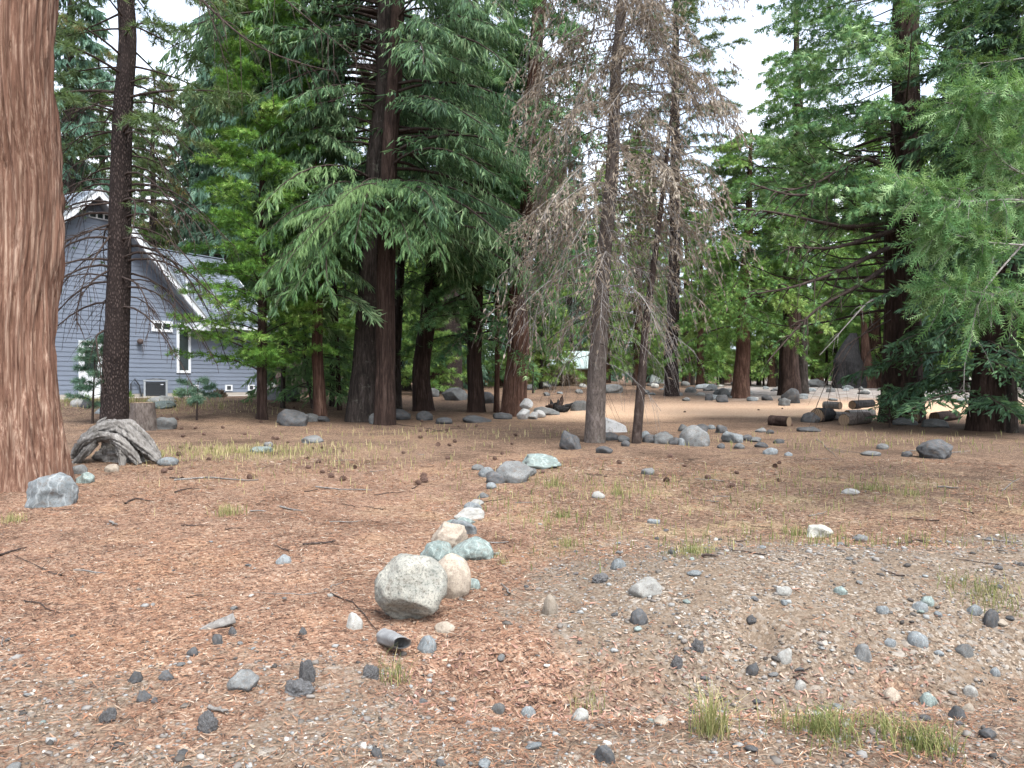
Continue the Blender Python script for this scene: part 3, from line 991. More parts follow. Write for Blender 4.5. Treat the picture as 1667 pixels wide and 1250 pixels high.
class Tree:
    """a tree at photo pixel (px,py); later points of the stem given as pixels at the same depth"""

    def __init__(s, name, px, py, stem, wpx, H, label, seed, cat='tree', group=None, depth=None, base=None):
        s.p = G(px, py) if base is None else np.asarray(base, float)
        s.d = s.p[1]
        s.m = s.d / FPX
        s.root = empty(name, s.p, label, cat, group)
        s.r = np.random.default_rng(seed)
        s.seed = seed
        pts = [np.array([0, 0, -.25])]
        for (x, y) in stem:
            q = at(x, y, s.d) - s.p
            q[1] = 0
            pts.append(q)
        # carry on to the top in the last direction
        e = pts[-1] - (pts[-2] if len(pts) > 2 else np.array([0, 0, 0.]))
        if pts[-1][2] < H:
            k = (H - pts[-1][2]) / max(e[2], .1)
            pts.append(pts[-1] + e * k)
        s.path = np.array(pts)
        s.H = s.path[-1, 2]
        s.r0 = wpx * s.m / 2
        s.rad = s.r0 * (1 - .88 * (np.clip(s.path[:, 2], 0, None) / s.H) ** 1.15)

    def axis(s, z):
        return np.stack([np.interp(z, s.path[:, 2], s.path[:, q]) for q in range(3)], -1)

    def trunk(s, mat, segs=36, rows=90, **kw):
        kw.setdefault('seed', s.seed)
        zz = np.linspace(-.25, s.H, 40)
        P = s.axis(zz)
        wob = .25 * s.r0
        P[:, 0] += wob * vnoise(zz * .5, 0, 0, s.seed) * smooth(zz, .2, 2)
        P[:, 1] += wob * vnoise(zz * .5, 9, 0, s.seed) * smooth(zz, .2, 2)
        rr = np.interp(zz, s.path[:, 2], s.rad)
        ob('trunk', trunk_mesh('trunk', P, rr, segs, rows, mat, **kw), s.root)

    def boughs(s, nb, zlo, zhi, length, e0=.15, droop=.5, up=.0, M=14, K=8, sl=.35, lmin=.15, ang=58, hang=.35, leaf=(.3, .05),
               drop=.6, spread=.3, T=T_TWIG, az=None, t0=.2, tintsd=.16, tbase=.45, tip=.12, bare=0.0, even=True, outside=.1, side_droop=.4, flat=.0):
        r = s.r
        f = (np.arange(nb) + r.random(nb)) / nb
        z0 = zlo + (zhi - zlo) * f
        if az is None:
            A = np.arange(nb) * 2.39996 + r.normal(0, .35, nb)
        else:
            az = az if isinstance(az, list) else [az]
            A = np.array([r.uniform(*az[q % len(az)]) for q in range(nb)])
        L = np.array([length(q) for q in f]) * r.uniform(.72, 1.15, nb)
        e = e0 + r.normal(0, .09, nb)
        dr = droop * r.uniform(.7, 1.3, nb)
        bend = r.normal(0, .25, nb)
        s.b = dict(z0=z0, A=A, L=L, e=e, dr=dr, up=up, bend=bend)

        def pos(i, t):
            a = A[i] + bend[i] * t
            rho = L[i] * t
            base = s.axis(z0[i])
            z = L[i] * (e[i] * t - dr[i] * t ** 2 + up * t ** 3)
            return base + np.stack([np.sin(a) * rho, np.cos(a) * rho, z], -1)
        s.pos = pos
        tg = np.linspace(0, 1, 8)
        I = np.repeat(np.arange(nb), 8).reshape(nb, 8)
        prim = pos(I, np.broadcast_to(tg, (nb, 8)))
        # secondaries
        i2 = np.repeat(np.arange(nb), M)
        m = np.tile(np.arange(M), nb)
        t2 = t0 + (1 - t0) * (m + r.random(nb * M)) / M
        side = np.where(m % 2 == 0, 1, -1) * 1.0
        p0 = pos(i2, t2)
        tan = unit(pos(i2, np.minimum(t2 + .03, 1.03)) - pos(i2, t2 - .03))
        lat = unit(np.cross(tan, [0, 0, 1.0]))
        aa = np.radians(ang + r.normal(0, 12, nb * M)) * (1 - .55 * t2 ** 3)
        d2 = np.cos(aa)[:, None] * tan + (side * np.sin(aa))[:, None] * lat
        d2 = unit(d2 + r.normal(0, .12, d2.shape))
        l2 = (sl * L[i2] * (1.08 - t2) ** .75 + lmin) * r.uniform(.65, 1.25, nb * M)

        def pos2(j, u):
            q = p0[j] + d2[j] * (l2[j] * u)[:, None]
            q[:, 2] -= l2[j] * side_droop * u ** 2 * np.clip(.5 + hang, 0, 2)
            return q
        s.prim = prim
        s.prim_rad = np.maximum(.008, L[:, None] * .0115 * (1 - .85 * tg[None]))
        tau = np.linspace(0, 1, 3)
        j4 = np.repeat(np.arange(nb * M), 3)
        s.sec = pos2(j4, np.tile(tau, nb * M)).reshape(-1, 3, 3)
        s.sec_rad = np.maximum(.003, .0045 * (1 - .6 * tau))[None] * np.ones((nb * M, 1))
        s.sec_of = i2
        # leaves
        j3 = np.repeat(np.arange(nb * M), K)
        u3 = (np.tile(np.arange(K), nb * M) + r.random(nb * M * K)) / K
        P = pos2(j3, u3)
        dj = np.clip(drop + r.normal(0, .16, nb), 0, .95)[i2[j3]][:, None]
        D = unit(d2[j3] * (1 - dj) + r.normal(0, spread, (len(j3), 3)) + np.array([0, 0, -1.0]) * dj)
        N = np.cross(D, unit(r.normal(0, 1, (len(j3), 3))))
        if flat:
            N = unit(N * (1 - flat) + np.array([0, 0, 1.0]) * flat)
        bt = r.normal(tbase, tintsd, nb)
        tint = bt[i2[j3]] + r.normal(0, .19, len(j3)) + tip * (u3 - .5)
        Lf = leaf[0] * r.uniform(.6, 1.3, len(j3)) * (1.1 - .45 * u3)
        Wf = leaf[1] * r.uniform(.7, 1.3, len(j3))
        ins, kp = cull(P + s.p, r, outside)
        if bare:
            dead = r.random(nb) < bare
            kp &= ~(dead[i2[j3]] & (r.random(len(j3)) < .93))
        Lf = np.where(ins, Lf, Lf * 2.0)
        Wf = np.where(ins, Wf, Wf * 2.6)
        s.leaf = [P[kp], D[kp], N[kp], Lf[kp], Wf[kp], tint[kp]]
        s.leaf_owner = i2[j3][kp]
        s.T = T
        return s

    def crown(s, mat, name='crown'):
        V, F, tn = leaves_mesh('c', *s.leaf, s.T, mat)
        ob(name, mesh_np(name, V, F, mat, False, dict(tint=tn)), s.root)

    def wood(s, mat, sec=False, sides=4, name='branchwork', k=1.0, ks=1.0):
        ps = [tubes(s.prim, s.prim_rad * k, sides)]
        if sec:
            u, v = project(s.sec[:, 0] + s.p)
            g = (np.abs(u - CX) < CX * 1.03) & (v > -20) & (s.r.random(len(u)) < .7)
            ps.append(tubes(s.sec[g], s.sec_rad[g] * ks, 3))
        V, F = joinm(ps)
        ob(name, mesh_np(name, V, F, mat, True), s.root, kind='stuff')

    def branch_parts(s, mat, sides=6, k=1.0, twigs=True, ks=1.0, sel=None, mats=None):
        """each main branch with its own twigs as one part"""
        for i in range(len(s.prim)):
            if sel is not None and not sel(i):
                continue
            ps = [tubes(s.prim[i:i + 1], s.prim_rad[i:i + 1] * k, sides)]
            if twigs:
                g = s.sec_of == i
                ps.append(tubes(s.sec[g], s.sec_rad[g] * ks, 3))
            V, F = joinm(ps)
            ob('branch', mesh_np('branch', V, F, mats[i % len(mats)] if mats else mat, True), s.root)


def limb(t, pts, r0, mat, ntw=8, tl=.5, hang=.8, leafmat=None, leaf=(.2, .16), T=None, K=6, tbase=.5, from_=.25, drop=.4, spread=.45, name='branch'):
    """one more branch of tree t through given photo points (px, py, depth)"""
    r = t.r
    P = np.array([at(a, b, d) - t.p for a, b, d in pts])
    n = 16
    ts, tt = np.linspace(0, 1, n), np.linspace(0, 1, len(P))
    c = np.stack([np.interp(ts, tt, P[:, q]) for q in range(3)], -1)
    for _ in range(3):
        c[1:-1] = (c[:-2] + 2 * c[1:-1] + c[2:]) / 4
    c += np.stack([.03 * vnoise(ts * 5, q, 0, int(r.integers(99))) for q in (1, 2, 3)], -1) * ts[:, None]
    ps = [tubes(c[None], (r0 * (1 - .8 * ts))[None], 6)]
    u = from_ + (1 - from_) * r.random(ntw)
    i = np.clip((u * (n - 1)).astype(int), 0, n - 2)
    b = c[i] + (c[i + 1] - c[i]) * (u * (n - 1) - i)[:, None]
    tg = unit(c[i + 1] - c[i])
    sd_ = unit(np.cross(tg, r.normal(0, 1, (ntw, 3))))
    d = unit(tg * .8 + sd_ * .8)
    L = tl * r.uniform(.5, 1.3, ntw) * (1.2 - .6 * u)
    w = np.linspace(0, 1, 6)
    tw = b[:, None] + d[:, None] * (L[:, None] * w)[..., None]
    tw[..., 2] -= (hang * L)[:, None] * w ** 2
    if ntw:
        ps.append(tubes(tw, (max(.004, r0 * .3) * (1 - .7 * w))[None] * np.ones((ntw, 1)), 4))
    br = ob(name, mesh_np(name, *joinm(ps), mat, True), t.root)
    if leafmat:
        m = ntw * K
        j = np.repeat(np.arange(ntw), K)
        f = .15 + .85 * r.random(m)
        Pl = b[j] + d[j] * (L[j] * f)[:, None]
        Pl[:, 2] -= hang * L[j] * f ** 2
        D = unit(d[j] * (1 - drop) + r.normal(0, spread, (m, 3)) - np.array([0, 0, drop]))
        N = unit(np.cross(D, r.normal(0, 1, (m, 3))))
        V, F, tn = leaves_mesh('x', Pl, D, N, leaf[0] * r.uniform(.6, 1.2, m), leaf[1] * r.uniform(.7, 1.2, m), np.clip(r.normal(tbase, .2, m), 0, 1), T, leafmat)
        ob('sprays', mesh_np('sprays', V, F, leafmat, False, dict(tint=tn)), br)
    return br


# --- the big red cedar trunk at the left edge
t = Tree('cedar_tree', 22, 792, [(20, 600), (19, 330), (21, 0)], 140, 22, 'massive reddish cedar trunk with stringy furrowed bark beside the round boulder', 1)
t.rad = t.r0 * np.array([.98, .92, .82, .86, .45][:len(t.path)])
t.trunk(B_HERO, 200, 270, flute=.025, ff=6, bark=-.060, bf=8.0, flare=.26, knots=70)

# --- dark ponderosa pine in front of the house: arching bare branches below, tufts above
t = Tree('pine_tree', 186, 693, [(188, 600), (196, 300), (203, 0)], 38, 20, 'dark barked pine with arching bare branches standing before the blue house', 2)
t.rad = t.r0 * np.array([1.1, 1.0, .82, .66, .25][:len(t.path)])
t.trunk(B_PINE, 72, 260, flute=.06, bark=.012, bf=14, flare=.10, knots=20)
t.boughs(52, 3.0, 9.0, lambda f: 2.3 + .5 * math.sin(f * 5), e0=.38, droop=1.0, up=.0, M=11, K=2, sl=.3, lmin=.1, ang=50, hang=.5, leaf=(.17, .17), drop=.2, spread=.6, T=T_TUFT, t0=.3, tbase=.5, bare=1.0, outside=.5, side_droop=.8, az=[(.9, 2.3), (4.0, 5.4)])
t.prim_rad *= 1.15
t.sec_rad *= 2.0
t.branch_parts(B_TWIG)
t.crown(M_PINE, 'needles')
t.boughs(44, 7.2, 16, lambda f: 3.3 - 1.2 * f, e0=.12, droop=.42, up=.12, M=9, K=5, sl=.28, lmin=.15, ang=48, leaf=(.25, .25), drop=.15, spread=.55, T=T_TUFT, t0=.4, tbase=.45, outside=.3)
t.crown(M_PINE)
t.branch_parts(B_TWIG, twigs=True, ks=1.4)

limb(t, [(203, -110, 20), (270, -60, 19.5), (335, 5, 19), (400, 70, 18.6), (480, 102, 18.4), (545, 118, 18.3)], .045, B_TWIG, 22, .9, 1.0)
limb(t, [(203, -180, 20), (330, -110, 19.5), (440, -20, 19), (500, 30, 18.8), (580, 95, 18.6)], .04, B_TWIG, 18, .9, 1.0)
limb(t, [(335, 5, 19), (352, 50, 18.9), (368, 105, 18.9), (372, 160, 18.8)], .02, B_TWIG, 12, .6, .9)
for q in ([(180, 365, 20), (155, 372, 19.4), (130, 385, 18.9), (92, 395, 18.5)], [(182, 380, 20), (160, 410, 19.4), (140, 445, 18.9), (120, 520, 18.7)], [(198, 420, 20), (235, 405, 19.5), (260, 430, 19.2), (285, 480, 19), (282, 530, 19)],
          [(197, 390, 20), (225, 385, 19.4), (258, 405, 19.2), (287, 470, 19)], [(195, 450, 20), (225, 460, 19.4), (243, 500, 19.1), (245, 540, 19)], [(178, 440, 20), (150, 455, 19.4), (125, 490, 19.2), (128, 540, 19)],
          [(197, 325, 20), (235, 325, 19.6), (270, 350, 19.3), (300, 395, 19)], [(182, 330, 20), (140, 335, 19.6), (100, 342, 19.3)], [(176, 535, 20), (155, 545, 19.6), (160, 575, 19.4), (165, 630, 19.3)]):
    limb(t, q, .030, B_TWIG, 16, .6, .9)

# --- paired big firs in the middle
t = Tree('fir_tree', 588, 686, [(594, 560), (608, 330), (624, 60)], 46, 26, 'broad grey barked fir, left one of the joined pair of large trunks', 3)
t.rad = t.r0 * np.array([1.05, .92, .66, .5, .2][:len(t.path)])
t.trunk(B_FIR, 60, 140, flute=.08, bark=.03, bf=9, flare=.22)
t.boughs(104, 5.6, 19, lambda f: 3.3 if f < .3 else 4.6 - 1.8 * f, e0=.22, droop=.55, up=.02, M=22, K=13, sl=.30, leaf=(.38, .042), drop=.62, spread=.27, tbase=.47, az=(3.55, 6.2), outside=.06)
t.crown(M_FIR)
t.wood(B_TWIG, sec=True)
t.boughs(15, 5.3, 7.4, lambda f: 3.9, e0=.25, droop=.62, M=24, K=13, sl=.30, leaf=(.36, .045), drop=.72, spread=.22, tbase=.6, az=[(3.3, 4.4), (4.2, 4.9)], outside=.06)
t.crown(M_LIGHTFIR, 'lightened_needles')
t.wood(B_TWIG, sec=True)
t.boughs(26, 10.3, 15, lambda f: 6.0, e0=.2, droop=.45, M=24, K=11, sl=.26, leaf=(.42, .05), drop=.6, spread=.25, tbase=.55, az=[(4.2, 5.2)], outside=.04)
t.crown(M_FIR)
t.wood(B_TWIG, sec=True)
t = Tree('fir_tree', 627, 690, [(626, 560), (632, 330), (645, 60)], 30, 26, 'dark reddish fir trunk rising close against the right of the grey fir', 4)
t.rad = t.r0 * np.array([1.05, .98, .86, .66, .2][:len(t.path)])
t.trunk(B_CEDAR, 60, 140, flute=.08, bark=.028, bf=8, flare=.16)
t.boughs(104, 5.4, 19, lambda f: 4.9 - 2.3 * f, e0=.20, droop=.52, up=.02, M=22, K=13, sl=.30, leaf=(.38, .042), drop=.62, spread=.27, tbase=.50, az=(-.5, 2.75), outside=.06)
t.crown(M_FIR)
t.wood(B_TWIG, sec=True)
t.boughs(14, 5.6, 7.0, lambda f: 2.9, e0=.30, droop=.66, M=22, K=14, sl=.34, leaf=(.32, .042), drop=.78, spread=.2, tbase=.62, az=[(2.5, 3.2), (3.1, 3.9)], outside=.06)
t.crown(M_LIGHTFIR, 'lightened_needles')
t.wood(B_TWIG, sec=True)
# low boughs with lightened needles hanging towards the camera
t = Tree('fir_tree', 690, 668, [(684, 600), (700, 470), (722, 330)], 28, 20, 'leaning fir behind the joined pair with long drooping pale green boughs', 5)
t.trunk(B_CEDAR, 44, 100, flute=.08, bark=.025, bf=8, flare=.3)
t.boughs(60, 5.2, 14, lambda f: 4.6 - 1.6 * f, e0=.25, droop=.55, M=20, K=10, sl=.30, leaf=(.42, .055), drop=.7, spread=.2, tbase=.56, outside=.06)
t.crown(M_FIR)
t.wood(B_TWIG, sec=True)

fx = t
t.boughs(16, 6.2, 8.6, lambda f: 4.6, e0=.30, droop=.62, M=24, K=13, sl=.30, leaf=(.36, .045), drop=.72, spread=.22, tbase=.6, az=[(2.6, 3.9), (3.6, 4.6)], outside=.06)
t.crown(M_LIGHTFIR, 'lightened_needles')
t.wood(B_TWIG, sec=True)

# --- slim red trunk left of the pair and a young fir at its foot
t = Tree('cedar_tree', 522, 684, [(517, 560), (517, 470), (515, 320)], 20, 11, 'slim reddish trunk standing alone just left of the big fir pair', 6)
t.trunk(B_RED, 30, 90, flute=.10, bark=.012, bf=9, flare=.35)
t.boughs(44, 3.4, 11, lambda f: 2.5 - 1.7 * f, e0=.22, droop=.6, M=16, K=9, sl=.32, leaf=(.36, .05), drop=.7, spread=.22, tbase=.68, outside=.1)
t.crown(M_FIR)
t.wood(B_TWIG, sec=True)
t = Tree('young_fir', 500, 680, [(498, 600), (494, 500)], 9, 5.4, 'bushy young fir with low green boughs beside the slim reddish trunk', 7, base=G(500, 672) + np.array([0, 1.2, 0]))
t.trunk(B_TWIG, 14, 20, bark=.004)
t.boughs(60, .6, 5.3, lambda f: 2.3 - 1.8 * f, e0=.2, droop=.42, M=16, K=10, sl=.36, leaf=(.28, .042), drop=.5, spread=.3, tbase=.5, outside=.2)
t.crown(M_LIGHTFIR)
t.wood(B_TWIG)

# --- bright cedar covering the right end of the house
t = Tree('cedar_tree', 427, 650, [(427, 560), (428, 300)], 16, 13.5, 'bright green bushy cedar covering the right end of the blue house', 8, base=np.array([-7.35, 22.6, float(ground_z(-7.35, 22.6))]))
t.trunk(B_CEDAR, 24, 60, bark=.01)
t.boughs(140, 1.2, 13.2, lambda f: 2.25 - 1.3 * f ** 1.5, e0=.42, droop=.28, up=.05, M=15, K=13, sl=.40, leaf=(.24, .14), drop=.02, spread=.62, T=T_SPRAYS, tbase=.52, tintsd=.22, outside=.2, side_droop=.25)
t.crown(M_BRIGHT)
t.wood(B_TWIG)

# --- trunks of the middle clump
t = Tree('cedar_tree', 644, 666, [(646, 600), (652, 480), (655, 380)], 17, 14, 'thin black trunk just right of the big fir pair', 9)
t.trunk(B_FIR, 24, 60, bark=.012)
t.boughs(36, 4.2, 13, lambda f: 2.4 - f, e0=.1, droop=.4, M=12, K=6, leaf=(.34, .06), drop=.5, tbase=.4, outside=.1)
t.crown(M_FIR)
t.wood(B_TWIG, sec=True)
t = Tree('cedar_tree', 776, 671, [(774, 600), (776, 520), (779, 420)], 26, 16, 'dark furrowed trunk between the leaning fir and the red trunk with white blocks', 10)
t.trunk(B_CEDAR, 40, 100, flute=.1, bark=.022, bf=9, flare=.3)
t.boughs(100, 2.4, 15, lambda f: 3.4 - 1.2 * f, e0=.12, droop=.42, M=15, K=8, leaf=(.32, .24), drop=.45, spread=.45, T=T_SPRAYS, tbase=.42, outside=.1)
t.crown(M_CEDARD)
t.wood(B_TWIG, sec=True)
t = Tree('cedar_tree', 808, 671, [(809, 600), (808, 500)], 9, 10, 'thin straight pole of a trunk left of the trunk with white blocks', 11)
t.trunk(B_RED, 18, 40, bark=.006)
t.boughs(30, 4.0, 9.8, lambda f: 1.7 - f, e0=.1, droop=.4, M=12, K=6, leaf=(.28, .2), drop=.45, T=T_SPRAYS, tbase=.45, outside=.1)
t.crown(M_CEDARD)
t = Tree('cedar_tree', 836, 676, [(843, 560), (853, 420), (862, 270)], 34, 22, 'stout red brown trunk with broken white blocks at its foot', 12)
t.rad = t.r0 * np.array([1.1, 1.0, .78, .62, .52, .2][:len(t.path)])
t.trunk(B_RED, 56, 160, flute=.09, ff=6, bark=.022, bf=8, flare=.28)
t.boughs(80, 4.6, 17, lambda f: 3.4 - 1.4 * f, e0=.15, droop=.45, M=16, K=9, leaf=(.34, .24), drop=.5, spread=.45, T=T_SPRAYS, tbase=.45, outside=.08)
t.crown(M_CEDARD)
t.wood(B_TWIG, sec=True)

# --- the dying spruce in the centre
t = Tree('dead_spruce', 968, 721, [(972, 600), (988, 400), (1004, 150)], 34, 15.5, 'dying spruce with brown needles and bare drooping grey branches', 13)
t.rad = t.r0 * np.array([.95, .86, .66, .50, .25][:len(t.path)])
t.trunk(B_DEADT, 52, 240, flute=.05, bark=.010, bf=13, flare=.12, knots=40)
dd = t
t.boughs(120, 3.2, 13.5, lambda f: 2.75 - .5 * f, e0=.16, droop=.62, up=.06, M=22, K=19, sl=.30, lmin=.25, ang=55, hang=.8, leaf=(.16, .032), drop=.62, spread=.38, T=T_TWIG, t0=.22, tbase=.5, tintsd=.22, bare=.15, outside=.1, side_droop=1.0)
keep = (t.r.random(len(t.leaf[0])) < np.clip(.14 + .5 * smooth(t.leaf[0][:, 2], 3.2, 5.5) + .25 * fbm(t.leaf[0][:, 0] * .8, t.leaf[0][:, 1] * .8, t.leaf[0][:, 2] * .8, 4, 2), .04, 1))
t.leaf = [q[keep] for q in t.leaf]
t.crown(M_DEAD, 'needles')
t.prim_rad *= .62
t.sec_rad *= 1.15
t.branch_parts(None, 5, 1.0, True, 1.0, None, [B_GREY, B_GREY, B_DEADT])
# lowest bare twigs hanging by the trunk
t.boughs(16, 1.6, 3.4, lambda f: 1.5 + .6 * f, e0=.0, droop=.55, M=9, K=1, sl=.42, lmin=.2, ang=48, hang=.7, leaf=(.1, .02), drop=.6, T=T_TWIGF, bare=1.0, side_droop=.9)
t.prim_rad *= .6
t.branch_parts(None, 5, 1.0, True, 1.0, None, [B_TWIG, B_GREY])

for q in ([(1002, 140, 17.3), (985, 95, 16.6), (975, 112, 16.3), (973, 160, 16.2)], [(992, 165, 17.3), (940, 190, 16.6), (895, 250, 16.2)], [(978, 330, 17.3), (925, 395, 16.6), (880, 480, 16.3), (868, 540, 16.2)],
          [(985, 285, 17.3), (1040, 330, 16.7), (1060, 375, 16.4), (1056, 450, 16.3)], [(1004, 55, 17.3), (1080, 55, 16.8), (1150, 75, 16.6), (1205, 110, 16.5)], [(978, 420, 17.3), (1020, 428, 16.6), (1060, 450, 16.3), (1058, 530, 16.2)],
          [(972, 470, 17.3), (1010, 462, 16.6), (1075, 500, 16.3), (1108, 565, 16.2)], [(975, 380, 17.3), (1000, 372, 16.2), (1020, 410, 15.8), (1022, 480, 15.7)], [(972, 500, 17.3), (935, 520, 16.6), (900, 570, 16.3)], [(990, 230, 17.3), (1060, 250, 16.8), (1130, 310, 16.5), (1165, 370, 16.4)],
          [(975, 360, 17.3), (900, 380, 16.9), (855, 430, 16.7)], [(985, 300, 17.3), (1080, 340, 16.9), (1140, 400, 16.7)]):
    limb(t, q, .015, B_GREY, 20, .55, .9, M_DEAD, (.13, .028), T_TWIG, 7, .5, .2, .6, .35)
t = Tree('dead_tree', 1034, 721, [(1045, 610), (1052, 520), (1063, 430), (1075, 330)], 14, 8.2, 'thin dark leaning trunk just right of the dying spruce', 14)
t.trunk(B_TWIG, 26, 110, flute=.1, bark=.010, bf=10, flare=.2, knots=10)
t.boughs(26, 2.0, 7.9, lambda f: 1.3 - .5 * f, e0=.3, droop=.55, M=7, K=3, sl=.3, ang=50, leaf=(.16, .035), drop=.5, T=T_TWIGF, tbase=.5, bare=.6, side_droop=.8)
t.crown(M_DEAD, 'needles')
t.prim_rad *= .7
t.branch_parts(None, 5, 1.0, True, 1.0, None, [B_TWIG, B_GREY])

# --- right of centre
t = Tree('pine_tree', 1093, 646, [(1095, 560), (1099, 300), (1101, 0)], 22, 26, 'tall pine with tufted crown behind the dying spruce', 15)
t.trunk(B_PINE, 36, 110, bark=.02, flare=.25)
t.boughs(90, 8, 25, lambda f: 3.6 - 1.3 * f, e0=.25, droop=.35, up=.1, M=12, K=7, sl=.3, lmin=.2, leaf=(.26, .26), drop=.2, spread=.6, T=T_TUFT, t0=.3, tbase=.5, outside=.1)
t.crown(M_PINE)
t.wood(B_TWIG)
t = Tree('cedar_tree', 1205, 647, [(1210, 560), (1215, 470), (1220, 300)], 24, 12.5, 'reddish trunk flaring at its foot under bright green sprays across the pale track', 16)
t.trunk(B_RED, 40, 120, flute=.1, bark=.02, bf=9, flare=.35)
t.boughs(110, 3.2, 12.3, lambda f: 4.0 - 2.4 * f, e0=.15, droop=.42, M=16, K=11, sl=.34, leaf=(.30, .20), drop=.42, spread=.5, T=T_SPRAYS, tbase=.62, tintsd=.2, outside=.1)
t.crown(M_CEDAR)
t.wood(B_TWIG, sec=True)
t = Tree('cedar_tree', 1284, 643, [(1287, 560), (1290, 470), (1293, 300)], 32, 20, 'thick brown trunk with a dark boulder leaning at its foot', 17)
t.trunk(B_CEDAR, 50, 120, flute=.12, bark=.022, bf=8, flare=.25)
t.boughs(80, 4.6, 17, lambda f: 3.6 - 1.6 * f, e0=.15, droop=.42, M=15, K=8, sl=.34, leaf=(.34, .27), drop=.42, spread=.45, T=T_SPRAYS, tbase=.52, tintsd=.2, outside=.1)
t.crown(M_CEDAR)
t.wood(B_TWIG, sec=True)
t = Tree('cedar_tree', 1306, 641, [(1307, 560), (1306, 400)], 17, 16, 'second darker trunk tucked behind the thick brown one', 18)
t.trunk(B_FIR, 30, 60, bark=.015)
t.boughs(40, 6, 15, lambda f: 2.4 - f, e0=.15, droop=.42, M=12, K=7, leaf=(.34, .27), drop=.42, T=T_SPRAYS, tbase=.45, outside=.1)
t.crown(M_CEDARD)
# charred snag
t = Tree('charred_snag', 1384, 632, [(1383, 590), (1386, 555)], 46, 3.6, 'broad charred black snag tapering upwards in the middle distance', 19)
t.rad = t.r0 * np.array([1.0, .85, .42, .2])[:len(t.path)]
t.trunk(B_CHAR, 40, 50, flute=.2, bark=.04, bf=6, flare=.15)
t = Tree('dead_tree', 1410, 632, [(1412, 590), (1406, 540)], 22, 5.5, 'short reddish dead trunk beside the charred snag', 20)
t.trunk(B_RED, 24, 30, bark=.02)

# --- the big dark tree on the right
t = Tree('cedar_tree', 1466, 686, [(1468, 560), (1472, 300), (1476, 0)], 54, 24, 'large dark trunk with long upswept bare limbs over the cut logs', 21)
t.rad = t.r0 * np.array([1.1, .98, .80, .66, .2][:len(t.path)])
t.trunk(B_CEDAR, 72, 200, flute=.10, ff=6, bark=.026, bf=8, flare=.22)
t.boughs(26, 3.2, 9.6, lambda f: 4.6, e0=.10, droop=.72, up=.78, M=12, K=2, sl=.22, lmin=.2, ang=50, hang=.3, leaf=(.3, .22), drop=.4, T=T_SPRAY, t0=.35, az=(3.6, 5.9), tbase=.5, bare=.8, outside=.1, side_droop=.7)
t.prim_rad *= 1.0
t.sec_rad *= 1.5
t.branch_parts(B_TWIG)
t.crown(M_CEDARD, 'sprays')
t.boughs(150, 5.6, 18, lambda f: 4.9 - 1.9 * f, e0=.06, droop=.34, up=.18, M=18, K=10, sl=.30, leaf=(.28, .20), drop=.40, spread=.5, T=T_SPRAYS, t0=.34, tbase=.52, tintsd=.2, outside=.06, az=[(3.7, 6.1), (.3, 2.5), (3.5, 5.2)])
t.crown(M_CEDARD)
t.wood(B_TWIG, sec=True, k=.55)

bt = t
for q in ([(1455, 360, 22), (1380, 372, 21), (1290, 350, 20.3), (1190, 338, 20)], [(1455, 315, 22), (1380, 300, 21), (1300, 322, 20.4), (1220, 300, 20.2)], [(1452, 400, 22), (1370, 440, 21), (1290, 470, 20.5), (1225, 480, 20.3)],
          [(1450, 430, 22), (1390, 470, 21), (1330, 500, 20.5), (1250, 590, 20.2)], [(1455, 280, 22), (1400, 250, 21.2), (1330, 300, 20.6), (1270, 315, 20.3)], [(1478, 330, 22), (1520, 350, 21), (1560, 390, 20.5)], [(1452, 375, 22), (1360, 405, 20.8), (1280, 400, 20.1)]):
    limb(t, q, .075, B_TWIG, 16, .8, .5, M_CEDARD, (.26, .2), T_SPRAY, 3, .55)
limb(t, [(1452, 478, 22), (1415, 488, 21.2), (1380, 525, 20.8), (1335, 580, 20.6)], .035, B_GREY, 7, .5, .7)
limb(t, [(1450, 520, 22), (1375, 560, 21), (1345, 620, 20.8), (1318, 690, 20.7)], .02, B_TWIG, 10, .7, .9)
limb(t, [(1450, 505, 22), (1385, 560, 21.2), (1352, 625, 21), (1340, 688, 20.9)], .02, B_TWIG, 8, .6, .9)
limb(t, [(1450, 560, 22), (1410, 570, 21.3), (1398, 640, 21.2), (1397, 690, 21.2)], .02, B_TWIG, 8, .5, .9)

# --- low dark fir and its neighbour at the right
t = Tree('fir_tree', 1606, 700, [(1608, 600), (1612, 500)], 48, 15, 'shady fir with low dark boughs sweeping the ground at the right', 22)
t.trunk(B_CEDAR, 44, 90, flute=.1, bark=.02, bf=8, flare=.25)
t.boughs(140, .9, 13, lambda f: 3.2 - 1.3 * f, e0=.06, droop=.36, up=.05, M=20, K=11, sl=.36, leaf=(.28, .062), drop=.36, spread=.3, tbase=.22, outside=.15, az=[(2.0, 4.2), (3.4, 6.2), (0, 2.2)])  # low tint base puts this fir's shade into the needle colour
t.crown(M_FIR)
t.wood(B_TWIG, sec=True)
t = Tree('cedar_tree', 1648, 704, [(1648, 600), (1650, 480)], 15, 10, 'thin black trunk at the right edge beside the shady fir', 23)
t.trunk(B_FIR, 22, 50, bark=.008)
t.boughs(30, 2.6, 9.8, lambda f: 2.0 - f, e0=.15, droop=.4, M=13, K=7, leaf=(.3, .24), drop=.4, T=T_SPRAYS, tbase=.45, outside=.2)
t.crown(M_CEDARD)
t.wood(B_TWIG)

